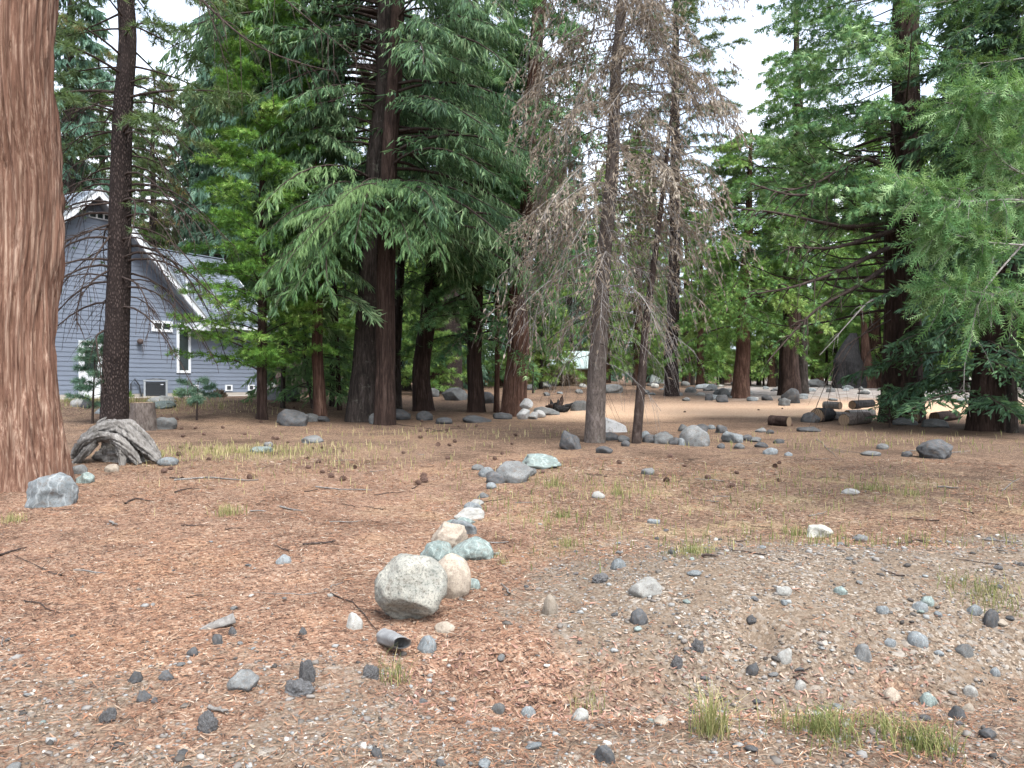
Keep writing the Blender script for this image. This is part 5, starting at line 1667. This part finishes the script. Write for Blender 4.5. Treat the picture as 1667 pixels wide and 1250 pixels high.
tw_ = NT('cut_wood')
w_r = tw_.node('ShaderNodeTexWave', {'Vector': tw_.coord(), 'Scale': 9.0, 'Distortion': 2.5, 'Detail': 3.0}, wave_type='RINGS').outputs['Fac']
M_CUT = tw_.done(tw_.principled(tw_.mix(w_r, (.10, .065, .042), (.22, .155, .10)), .9))
log(1254, 692, 1284, 694, 17, B_CEDAR, M_CUT, 'short cut log lying alone at the edge of the pale track', seed=1)
log(1330, 686, 1350, 684, 22, B_CHAR, M_CUT, 'dark round of wood at the left end of the log heap', seed=2)
log(1354, 684, 1390, 686, 15, B_DRIFT, M_CUT, 'pale barked log behind the front log of the heap', seed=3, dy=.35)
log(1374, 692, 1412, 688, 19, B_DEADT, M_CUT, 'thick front log of the heap beside the fir sapling', seed=4)
log(1395, 684, 1436, 681, 14, B_DRIFT, M_CUT, 'thin log at the back of the heap', seed=5, dy=.7)
log(1352, 676, 1378, 678, 12, B_DRIFT, M_CUT, 'broken grey log resting on top of the heap', seed=6, dy=.5, dz=.22)
log(1400, 676, 1432, 674, 13, B_CHAR, M_CUT, 'black log lying on top of the heap near the large trunk', seed=7, dy=.6, dz=.2)
log(1487, 688, 1497, 682, 19, B_CHAR, M_CUT, 'dark log end sticking out right of the large dark trunk', seed=8)
log(1521, 686, 1556, 683, 16, B_CEDAR, M_CUT, 'dark log left of the shady fir', seed=9)
log(1630, 684, 1690, 682, 18, B_DEADT, M_CUT, 'grey log at the right edge behind the black trunk', seed=10)

# old stump
p = G(222, 701)
m = p[1] / FPX
st = empty('stump', p + np.array([0, .3, 0]), 'weathered old tree stump against the right side of the dark pine', 'stump')
hs = 45 * m
ob('bark', trunk_mesh('bark', [[0, 0, -.15], [0, 0, hs * .5], [0, 0, hs]], [19 * m, 17.5 * m, 17 * m], 60, 50, B_DEADT, flute=.12, bark=.022, bf=7, seed=6, flare=.15), st)
zt = hs + .012 * np.sin(np.arange(26) * 2.1)
th = np.linspace(0, 2 * np.pi, 26, endpoint=False)
ob('cut_top', mesh_np('cut_top', np.concatenate([np.stack([17.6 * m * np.cos(th), 17.6 * m * np.sin(th), zt - .01], -1), [[0, 0, hs + .015]]]), np.array([[i, (i + 1) % 26, 26] for i in range(26)]), M_CUT), st)

# upturned black root ball
p = G(907, 670)
m = p[1] / FPX
rb = empty('root_ball', p, 'jagged blackish uprooted stump left of the dying spruce', 'stump')
r = np.random.default_rng(5)
for i in range(13):
    a = r.uniform(0, 6.28)
    e = r.uniform(.1, 1.2)
    d = np.array([math.cos(a) * math.cos(e), math.sin(a) * math.cos(e) * .6, math.sin(e)])
    L = r.uniform(14, 30) * m
    c0 = np.array([r.normal(0, .1), r.normal(0, .08), .05])
    ob('root_limb', mesh_np('root_limb', *ridged_tube([c0, c0 + d * L * .5 + r.normal(0, .04, 3), c0 + d * L + r.normal(0, .06, 3)], [.11, .075, .012], 12, .03, 2.5, 90 + i, 1), B_CHAR if i % 3 else B_CEDAR, True), rb)

# broken white blocks at the stout trunk
M_BLOCK = mat_rock('white_broken_block', (.36, .36, .345), (.46, .45, .43), (.2, .2, .19), .4, 7)
for (px, py, w, h, lab, sd, dz) in ((852, 683, 20, 17, 'left of the lower broken white blocks at the stout red trunk', 1, 0), (868, 684, 16, 13, 'middle of the lower broken white blocks at the stout red trunk', 2, 0),
                                    (880, 680, 17, 12, 'right of the lower broken white blocks by the grey rock', 3, 0), (857, 682, 20, 17, 'upper white block balanced on the lower ones', 4, 15.5)):
    o = place_rock('block', px, py, w, h, M_BLOCK, lab, cat='block', facets=14, cut=.45, rough=.03, sub=3, seed=sd * 5 + 1, bury=.1, sm=False)
    o.location[2] += dz * o.location[1] / FPX
# pale slab leaning behind the spruce
p = G(1003, 703)
m = p[1] / FPX
xx, yy = np.meshgrid(np.linspace(-20, 20, 12) * m, np.linspace(-.25, .25, 7))
zz = (.26 - .12 * (xx / (20 * m)) * 1.2) * (1 - .35 * (yy / .25) ** 2) + .02 * fbm(xx * 6, yy * 6, 0, 3, 3)
zz[0, :] = zz[-1, :] = -.08
zz[:, 0] = zz[:, -1] = -.08
ii = np.arange(84).reshape(7, 12)
F = np.stack([ii[:-1, :-1], ii[:-1, 1:], ii[1:, 1:], ii[1:, :-1]], -1).reshape(-1, 4)
ob('slab', mesh_np('slab', np.stack([xx, yy, zz], -1), F, M_BLOCK, False), None, p + np.array([0, .2, 0]), 'pale lavender white slab on the ground between the spruce and the leaning trunk', 'slab')

# rusty brush heap by the cabin
p = G(918, 628)
m = p[1] / FPX
hp = empty('brush_heap', p, 'rust brown heap of dead brush before the far cabin', 'brush heap')
r = np.random.default_rng(15)
N = 900
P = np.stack([r.normal(0, 11, N) * m, r.normal(0, .5, N), np.abs(r.normal(0, 12, N)) * m], -1)
D = unit(r.normal(0, 1, (N, 3)) + np.array([0, 0, .7]))
V, F, tn = leaves_mesh('x', P, D, unit(r.normal(0, 1, (N, 3))), r.uniform(.4, 1.0, N), r.uniform(.05, .12, N), r.uniform(.1, .7, N), T_TWIG, M_DEAD)
ob('foliage', mesh_np('foliage', V, F, M_DEAD, False, dict(tint=tn)), hp)

# crushed metal culvert pipe end
p = G(622, 1082)
M_PIPE = mat_plain('galvanised_pipe', (.20, .20, .195), .6, .35, var=.6, scale=16)
L, Rr = .24, .05
nl, ns = 40, 40
ll = np.linspace(0, 1, nl)
th = np.linspace(0, 2 * np.pi, ns, endpoint=False)
LL, TT = np.meshgrid(ll, th, indexing='ij')
rr = Rr * (1 + .05 * np.sin(LL * 70)) * (1 + .34 * np.cos(2 * TT + .9) * LL) * (1 + .12 * vnoise(np.cos(TT) * 2, np.sin(TT) * 2, LL * 3, 6))
cut = LL * L + .06 * LL ** 4 * np.sin(TT)
out = np.stack([rr * np.cos(TT), -cut, rr * np.sin(TT)], -1)
inn = np.stack([(rr - .004) * np.cos(TT), -cut, (rr - .004) * np.sin(TT)], -1)
ii = np.arange(nl * ns).reshape(nl, ns)
nx = np.roll(ii, -1, 1)
Fo = np.stack([ii[:-1], nx[:-1], nx[1:], ii[1:]], -1).reshape(-1, 4)
Fi = Fo[:, ::-1] + nl * ns
lip = np.stack([ii[-1], nx[-1], nx[-1] + nl * ns, ii[-1] + nl * ns], -1)
ob('culvert_pipe', mesh_np('culvert_pipe', np.concatenate([out.reshape(-1, 3), inn.reshape(-1, 3)]), np.concatenate([Fo, Fi, lip]), M_PIPE, True), None, p + np.array([-.04, .30, .055]),
   'crushed end of a grey metal pipe poking out of the ditch below the boulders', 'pipe', rot=(-.12, 0, .62))

# curled bark piece
p = G(350, 1024)
th = np.linspace(-.2, 3.0, 16)
lx = np.linspace(-.11, .11, 14)
TT, XX = np.meshgrid(th, lx, indexing='ij')
rr = .042 + .018 * XX / .11 + .004 * vnoise(TT * 3, XX * 30, 0, 3)
o1 = np.stack([XX, rr * np.cos(TT), rr * np.sin(TT)], -1)
o2 = np.stack([XX, (rr - .009) * np.cos(TT), (rr - .009) * np.sin(TT)], -1)
ii = np.arange(16 * 14).reshape(16, 14)
Fo = np.stack([ii[:-1, :-1], ii[:-1, 1:], ii[1:, 1:], ii[1:, :-1]], -1).reshape(-1, 4)
nA = 16 * 14
edge = np.concatenate([ii[0], ii[1:, -1], ii[-1, -2::-1], ii[-2:0:-1, 0]])
en = np.roll(edge, -1)
Fe = np.stack([edge, edge + nA, en + nA, en], -1)
ob('bark_piece', mesh_np('bark_piece', np.concatenate([o1.reshape(-1, 3), o2.reshape(-1, 3)]), np.concatenate([Fo, Fo[:, ::-1] + nA, Fe]), B_DRIFT, True), None, p + np.array([0, .03, .0]),
   'curled pale scrap of bark lying on the needles above the dark stones', 'bark', rot=(0, -.15, .55))

# ------------------------------------------------------------------ cones and sticks
M_CONE = mat_plain('pine_cone', (.085, .048, .034), .85, var=.4, scale=40)
def cone_mesh(seed):
    r = np.random.default_rng(seed)
    Vs, Fs = [], []
    V, F = _ICO[1]
    Vs.append(V * np.array([.30, .30, .42])); Fs.append(F); k = len(V)
    for i in range(40):
        a = i * 2.39996
        z = -.42 + .84 * i / 39
        rad = .40 * math.sqrt(max(.05, 1 - (z / .52) ** 2))
        c = np.array([math.cos(a), math.sin(a), 0])
        s = np.array([-math.sin(a), math.cos(a), 0])
        b = c * rad * .45 + np.array([0, 0, z])
        tp = c * (rad + .10) + np.array([0, 0, z + .10])
        Vs.append(np.array([b - s * .05, b + s * .05, tp + s * .11, tp - s * .11, tp + c * .03 + np.array([0, 0, .05])]))
        Fs.append(np.array([[k, k + 1, k + 2], [k, k + 2, k + 3], [k + 3, k + 2, k + 4]]))
        k += 5
    return mesh_np('pine_cone', np.concatenate(Vs), np.concatenate(Fs), M_CONE)


CM = [cone_mesh(i) for i in range(3)]
r = np.random.default_rng(31)
n = 0
while n < 90:
    px, py = r.uniform(255, 900), r.uniform(662, 790)
    if n > 72:
        px, py = r.uniform(880, 1330), r.uniform(655, 800)
    q = G(px, py)
    s_ = r.uniform(.06, .10)
    o = ob('pine_cone', CM[n % 3], None, q + np.array([0, 0, s_ * .28]), 'dark fallen pine cone lying on the needles of the clearing', 'pine cone', 'fallen pine cones')
    o.scale = (s_, s_, s_ * 1.15)
    o.rotation_euler = (r.uniform(1.0, 2.1), r.uniform(-.3, .3), r.uniform(0, 6.28))
    n += 1


def stick(pts_px, rad, mat, label, group=None, seed=0, fork=True, lift=.012):
    P = [G(a, b) for a, b in pts_px]
    base = P[0].copy()
    pts = np.array([q - base + np.array([0, 0, lift]) for q in P])
    n0 = 10
    ts = np.linspace(0, 1, n0)
    tt = np.linspace(0, 1, len(pts))
    c = np.stack([np.interp(ts, tt, pts[:, q]) for q in range(3)], -1)
    c[:, 0] += .015 * vnoise(ts * 4, seed, 0, seed)
    c[:, 2] = [float(ground_z(a, b)) for a, b in zip(c[:, 0] + base[0], c[:, 1] + base[1])] - base[2] + rad * .7 + .012 * np.abs(vnoise(ts * 3, seed + 5, 0, 3))
    ps = [tubes(c[None], (rad * (1 - .6 * ts))[None], 6)]
    if fork:
        d = c[-1] - c[0]
        sd_ = np.array([-d[1], d[0], 0]) * (.25 if seed % 2 else -.25)
        f = np.stack([c[5] + (d * .25 + sd_ * .6) * q for q in np.linspace(0, 1, 5)])
        ps.append(tubes(f[None], (rad * .5 * (1 - .7 * np.linspace(0, 1, 5)))[None], 5))
    return ob('stick', mesh_np('stick', *joinm(ps), mat, True), None, base, label, 'stick', group)


for i, (pts, rad, mat, lab) in enumerate((([(285, 783), (340, 778), (420, 783)], .018, B_DRIFT, 'long grey forked stick right of the weathered root'),
        ([(277, 779), (320, 781)], .012, B_TWIG, 'dark stick lying along the long grey one'), ([(202, 822), (222, 812), (245, 817)], .013, B_TWIG, 'dark crooked twig below the weathered root'),
        ([(285, 803), (305, 797), (325, 797)], .012, B_TWIG, 'short dark twig below the long forked stick'), ([(494, 888), (525, 886), (548, 881)], .012, B_TWIG, 'dark stick on the orange needles left of the stone row'),
        ([(515, 794), (560, 798), (605, 800)], .011, B_DRIFT, 'thin pale stick across the middle of the clearing'), ([(455, 827), (495, 834)], .012, B_DRIFT, 'short pale stick left of the clearing middle'),
        ([(408, 834), (432, 833)], .010, B_DRIFT, 'small pale stick near the grass patch'), ([(180, 851), (192, 858)], .014, B_DRIFT, 'stubby grey stick below the boulder by the cedar'),
        ([(2, 906), (30, 898), (42, 894)], .012, B_TWIG, 'dark stick at the left edge'), ([(100, 938), (75, 930), (20, 905)], .006, B_TWIG, 'thin long twig at the left edge'),
        ([(540, 968), (580, 985), (620, 1040)], .006, B_TWIG, 'thin bent root trailing from the large pale boulder'), ([(120, 929), (150, 933), (172, 934)], .008, B_DRIFT, 'pale twig on the orange needles at left'),
        ([(1142, 909), (1168, 908)], .013, B_TWIG, 'dark scrap of branch at the top of the gravel bank'), ([(1460, 887), (1490, 880), (1512, 886)], .010, B_TWIG, 'dark twig in the needles at the right'),
        ([(1630, 800), (1650, 785), (1660, 780)], .008, B_DRIFT, 'pale twig propped near the right edge'), ([(1525, 794), (1560, 797)], .016, B_DRIFT, 'thick grey stick below the dark angular rock'),
        ([(1600, 880), (1640, 883), (1667, 889)], .008, B_DRIFT, 'long pale stick at the right edge'), ([(340, 1156), (368, 1162)], .012, B_DRIFT, 'short pale stick by the flecked dark lump'),
        ([(40, 980), (65, 985), (95, 1000)], .006, B_TWIG, 'thin dark twig at lower left'), ([(300, 975), (345, 970)], .005, B_TWIG, 'thin twig above the curled bark'),
        ([(1290, 1110), (1320, 1090)], .006, B_TWIG, 'dark twig in the gravel bank'), ([(780, 884), (800, 885), (830, 884)], .009, B_DRIFT, 'pale stick right of the yellowish stone'),
        ([(640, 690), (690, 697), (730, 706)], .012, B_TWIG, 'dark branch fallen in front of the big fir pair'), ([(700, 705), (740, 698), (760, 700)], .012, B_TWIG, 'dark branch fallen below the leaning fir'),
        ([(1330, 715), (1362, 745)], .009, B_DRIFT, 'pale twig fallen below the cut logs'), ([(1480, 735), (1540, 738), (1580, 735)], .010, B_DRIFT, 'pale twig behind the dark angular rock'))):
    stick(pts, rad, mat, lab, None, i)
r = np.random.default_rng(91)
for i in range(70):
    x, y = r.uniform(-6, 8.5), r.uniform(4.5, 18)
    a, L = r.uniform(0, 3.14), r.uniform(.12, .5)
    u, v = project(np.array([x, y, 0.]))
    u2, v2 = project(np.array([x + L * math.cos(a), y + L * math.sin(a), 0.]))
    if 0 < u < 1667 and 0 < u2 < 1667 and max(v, v2) < 1240:
        dk_ = i % 3
        stick([(u, v), (u2, v2)], r.uniform(.003, .008), B_TWIG if dk_ else B_DRIFT, ('small dark twig fallen on the needles' if dk_ else 'small bleached twig fallen on the needles'), ('dark fallen twigs' if dk_ else 'bleached fallen twigs'), i, fork=bool(i % 2))

# ------------------------------------------------------------------ litter, gravel, grass
tl = NT('fallen_needles')
M_LITTER = tl.done(tl.principled(tl.ramp(tl.attr('tint'), [(0, (.03, .02, .016)), (.28, (.125, .066, .043)), (.5, (.225, .108, .06)), (.72, (.26, .165, .104)), (.88, (.28, .222, .165)), (1, (.39, .335, .265))]), .8, None, .2))
r = np.random.default_rng(17)


def scatter(N, ymin, ymax, pw):
    u = r.random(N)
    y = ymin + (ymax - ymin) * u ** pw
    x = (r.random(N) * 2 - 1) * (y * .70 + .3)
    return x, y


def flat_tris(x, y, z, L, W, tint, tilt=.18):
    n = len(x)
    a = r.uniform(0, 2 * np.pi, n)
    D = np.stack([np.cos(a), np.sin(a), r.normal(0, tilt, n)], -1)
    S_ = np.stack([-np.sin(a), np.cos(a), r.normal(0, .4, n)], -1)
    P = np.stack([x, y, z], -1)
    bend = np.stack([-np.sin(a), np.cos(a), np.zeros(n)], -1) * (r.normal(0, .12, n) * L)[:, None]
    V = np.stack([P - D * L[:, None] * .5 - S_ * W[:, None], P - D * L[:, None] * .5 + S_ * W[:, None], P + bend + S_ * W[:, None] * .6, P + bend - S_ * W[:, None] * .6,
                  P + D * L[:, None] * .5], 1).reshape(-1, 3)
    b = np.arange(n)[:, None] * 5
    F = np.concatenate([b + [0, 1, 2], b + [0, 2, 3], b + [3, 2, 4]])
    return V, F, np.repeat(tint, 5)


x, y = scatter(135000, 2.7, 14, 1.6)
gm_ = mask_gravel(x, y)
patch = fbm(x * 1.1, y * 1.1, 0, 61, 4)
kp = r.random(len(x)) < np.clip((1 - gm_) * (.62 + .8 * patch) + .14 + .25 * np.maximum(0, patch) * gm_, .05, 1)
x, y = x[kp], y[kp]
om = mask_orange(x, y)
tint = np.clip(r.normal(.50, .27, len(x)) + .10 * (1 - om) * r.random(len(x)) - .05 + .16 * fbm(x * 1.7, y * 1.7, 0, 63, 3), 0, 1)
z = ground_z(x, y) + r.uniform(.001, .012, len(x))
V, F, tn = flat_tris(x, y, z, r.uniform(.025, .085, len(x)) * (1 + y * .03), r.uniform(.0007, .0017, len(x)) * (1 + y * .16), tint)
ob('needle_litter', mesh_np('needle_litter', V, F, M_LITTER, False, dict(tint=tn)), kind='stuff')
# bits of bark and dry leaf
x, y = scatter(9000, 2.7, 13, 1.6)
tint = np.clip(r.normal(.45, .28, len(x)), 0, .92)
V, F, tn = flat_tris(x, y, ground_z(x, y) + .008, r.uniform(.015, .045, len(x)), r.uniform(.002, .006, len(x)), tint, .3)
ob('bark_litter', mesh_np('bark_litter', V, F, M_LITTER, False, dict(tint=tn)), kind='stuff')
# pinkish madrone-like leaves gathered in the ditch
tp = NT('dry_pink_leaves')
M_LEAF = tp.done(tp.principled(tp.ramp(tp.attr('tint'), [(0, (.09, .05, .04)), (.35, (.20, .10, .07)), (.7, (.32, .19, .14)), (1, (.42, .31, .21))]), .7, None, .3))
N = 2300
x = r.uniform(-.7, 2.6, N)
y = 4.25 + .06 * x + r.normal(0, .28, N) + .1
kp = r.random(N) < np.clip(1.1 - np.abs(x - .7) * .42, .1, 1)
x, y = x[kp], y[kp]
V, F, tn = flat_tris(x, y, ground_z(x, y) + r.uniform(.004, .02, len(x)), r.uniform(.02, .06, len(x)), r.uniform(.003, .009, len(x)), r.random(len(x)) * .85, .35)
ob('dry_leaves', mesh_np('dry_leaves', V, F, M_LEAF, False, dict(tint=tn)), kind='stuff')

# gravel: small stones lying on the bank and the road edge
tg = NT('gravel')
M_GRAV = tg.done(tg.principled(tg.ramp(tg.attr('tint'), [(0, (.045, .041, .037)), (.3, (.10, .088, .076)), (.55, (.17, .152, .135)), (.75, (.21, .22, .215)), (.9, (.28, .24, .2)), (1, (.40, .375, .335))]), .9, tg.bump(tg.noise(tg.coord(), 160, 3), .3, .003), .2))
x, y = scatter(60000, 2.7, 8.5, 1.25)
gm_ = mask_gravel(x, y)
patch = fbm(x * 1.6, y * 1.6, 0, 71, 3)
kp = r.random(len(x)) < np.clip(gm_ * (.75 + .4 * patch), .02, 1)
x, y = x[kp][:10500], y[kp][:10500]
n = len(x)
V0, F0 = _ICO[0]
sz = .0050 + .0060 * r.random(n) ** 2.0 + .016 * (r.random(n) > .93) * r.random(n)
nz = r.normal(0, .22, (n, 12, 3))
Vv = (V0[None] + nz) * sz[:, None, None] * np.stack([r.uniform(.8, 1.4, n), r.uniform(.8, 1.3, n), r.uniform(.5, .8, n)], -1)[:, None]
ca, sa = np.cos(r.uniform(0, 6.28, n)), np.sin(r.uniform(0, 6.28, n))
Vv = np.stack([Vv[..., 0] * ca[:, None] - Vv[..., 1] * sa[:, None], Vv[..., 0] * sa[:, None] + Vv[..., 1] * ca[:, None], Vv[..., 2]], -1)
Vv = Vv + np.stack([x, y, ground_z(x, y) + sz * .2], -1)[:, None]
F = (F0[None] + (np.arange(n) * 12)[:, None, None]).reshape(-1, 3)
ob('gravel', mesh_np('gravel', Vv, F, M_GRAV, True, dict(tint=np.repeat(np.clip(r.normal(.48, .27, n), 0, 1), 12))), kind='stuff')

# grass
tg = NT('grass_blades')
cg = tg.ramp(tg.attr('tint'), [(0, (.07, .10, .028)), (.4, (.15, .17, .055)), (.7, (.27, .25, .10)), (1, (.44, .37, .20))])
pg = tg.principled(cg, .6, None, .25)
trg = tg.node('ShaderNodeBsdfTranslucent', {'Color': cg}).outputs[0]
mg = tg.node('ShaderNodeMixShader', {0: .35})
tg.l.new(pg, mg.inputs[1])
tg.l.new(trg, mg.inputs[2])
M_GRASS = tg.done(mg.outputs[0])


def blades(n, rx, ry, h, w, base, tb, spread=.35, curve=.35):
    """grass blades round the origin of base, local coordinates"""
    a, q = r.uniform(0, 2 * np.pi, n), r.random(n) ** .8 * (1 + .25 * r.normal(0, 1, n))
    bx, by = q * np.cos(a) * rx, q * np.sin(a) * ry
    bz = ground_z(base[0] + bx, base[1] + by) - base[2]
    hh = h * r.uniform(.25, 1.15, n)
    da = r.uniform(0, 2 * np.pi, n)
    dx, dy = np.cos(da) * spread * r.random(n), np.sin(da) * spread * r.random(n)
    wx, wy = -np.sin(da) * w * .5, np.cos(da) * w * .5
    P0 = np.stack([bx, by, bz - .01], -1)
    P1 = P0 + np.stack([dx * hh * .45, dy * hh * .45, hh * .6], -1)
    P2 = P0 + np.stack([dx * hh * (1 + curve), dy * hh * (1 + curve), hh * (1 - .35 * np.hypot(dx, dy))], -1)
    Wv = np.stack([wx, wy, np.zeros(n)], -1)
    V = np.stack([P0 - Wv, P0 + Wv, P1 + Wv * .75, P1 - Wv * .75, P2], 1).reshape(-1, 3)
    b = np.arange(n)[:, None] * 5
    return V, np.concatenate([b + [0, 1, 2], b + [0, 2, 3], b + [3, 2, 4]]), np.repeat(np.clip(r.normal(tb, .2, n), 0, 1), 5)


for (px, py, wp, hp_, nb, tb, lab) in ((1160, 1195, 60, 95, 170, .62, 'tall straw coloured grass clump in the ditch'), (1340, 1195, 150, 55, 420, .42, 'wide green grass strip left along the road edge'),
        (1500, 1222, 110, 60, 330, .42, 'green grass clump right along the road edge'), (915, 842, 34, 24, 70, .35, 'upright green grass tuft in the middle of the clearing'),
        (1000, 806, 22, 14, 40, .4, 'small green tuft below the dying spruce'), (1125, 900, 90, 26, 200, .5, 'low grass patch at the top of the gravel bank'),
        (1298, 872, 40, 24, 80, .42, 'grass tuft left of the mottled flat stone'), (1420, 798, 70, 18, 130, .42, 'green grass patch in the needles below the logs'),
        (1485, 806, 50, 18, 80, .5, 'grass patch right of the green one below the logs'), (1600, 970, 130, 34, 260, .5, 'thin grass patch near the right edge'),
        (372, 838, 56, 28, 130, .6, 'yellow grass tuft on the orange needles'), (640, 1108, 50, 60, 60, .55, 'straw grass sprouting beside the metal pipe'),
        (800, 908, 30, 18, 50, .45, 'grass tuft at the tip of the flat pointed slab'), (820, 918, 20, 16, 30, .45, 'small grass tuft right of the flat pointed slab'),
        (925, 890, 60, 22, 90, .5, 'thin grass patch above the gravel bank'), (20, 850, 50, 24, 90, .6, 'yellow grass at the left edge below the boulder'),
        (960, 1150, 70, 34, 60, .5, 'sparse grass in the bottom of the ditch'), (900, 790, 60, 22, 110, .55, 'straw grass right of the row end'), (1440, 1185, 90, 40, 110, .5, 'sparse grass between the two roadside clumps')):
    b = G(px, py)
    m = b[1] / FPX
    V, F, tn = blades(nb, wp * m / 2, min(wp * m / 2, .28), hp_ * m * .9, .0032 * (1 + b[1] * .10), b, tb, .75)
    if 'patch' in lab or 'sparse' in lab:
        ob('grass_patch', mesh_np('grass_patch', V, F, M_GRASS, False, dict(tint=tn)), None, b, lab, None, None, 'stuff')
    else:
        ob('grass_tuft', mesh_np('grass_tuft', V, F, M_GRASS, False, dict(tint=tn)), None, b, lab, 'grass tuft')
# thin scattered grass
Vs, Fs, Ts, k = [], [], [], 0
for (cx, cy, rx, ry, N, tb) in ((-5.3, 15, 2.6, 1.3, 1500, .75), (1.4, 10, 2.4, 2.6, 700, .55), (4.9, 10.5, 2.6, 2.4, 500, .6), (-12.5, 24.6, 4.2, 1.5, 1500, .7), (-3, 13, 3, 3, 400, .8), (3, 7.4, 2.4, .9, 350, .5), (.4, 8.2, .6, 1.6, 160, .5), (8, 17, 5, 3, 400, .7), (-2, 19, 5, 3, 300, .8)):
    V, F, tn = blades(N, rx, ry, .10 + .004 * cy, .004 * (1 + cy * .15), (cx, cy, 0), tb)
    Vs.append(V + np.array([cx, cy, 0])); Fs.append(F + k); Ts.append(tn); k += len(V)
ob('grass', mesh_np('grass', np.concatenate(Vs), np.concatenate(Fs), M_GRASS, False, dict(tint=np.concatenate(Ts))), kind='stuff')
# small shrubs by the house wall
for (px, py, w, h, mat, tb, lab) in ((203, 648, 22, 20, M_CEDAR, .7, 'low green shrub by the pipe at the house wall'), (290, 646, 14, 22, M_CEDAR, .8, 'small weedy plant right of the condenser'),
                                     (357, 647, 18, 20, M_DEAD, .1, 'dark red twiggy plant near the foundation vents'), (140, 657, 18, 22, M_CEDAR, .85, 'bright green young shrub left of the dark pine')):
    b = G(px, py)
    m = b[1] / FPX
    N = 160
    q = unit(r.normal(0, 1, (N, 3)))
    q[:, 2] = np.abs(q[:, 2])
    D = unit(q + np.array([0, 0, .5]))
    P = q * np.array([w / 2, w / 2, h * .55]) * m * (r.random(N) ** .5)[:, None]
    V, F, tn = leaves_mesh('x', P, D, unit(r.normal(0, 1, (N, 3))), np.full(N, 7 * m), np.full(N, 3 * m), np.clip(r.normal(tb, .15, N), 0, 1), T_SPRAYS if mat is not M_DEAD else T_TWIG, mat)
    ob('shrub', mesh_np('shrub', V, F, mat, False, dict(tint=tn)), None, b, lab, 'shrub')
print('tris', sum(len(m.loops) - 2 * len(m.polygons) for m in bpy.data.meshes))
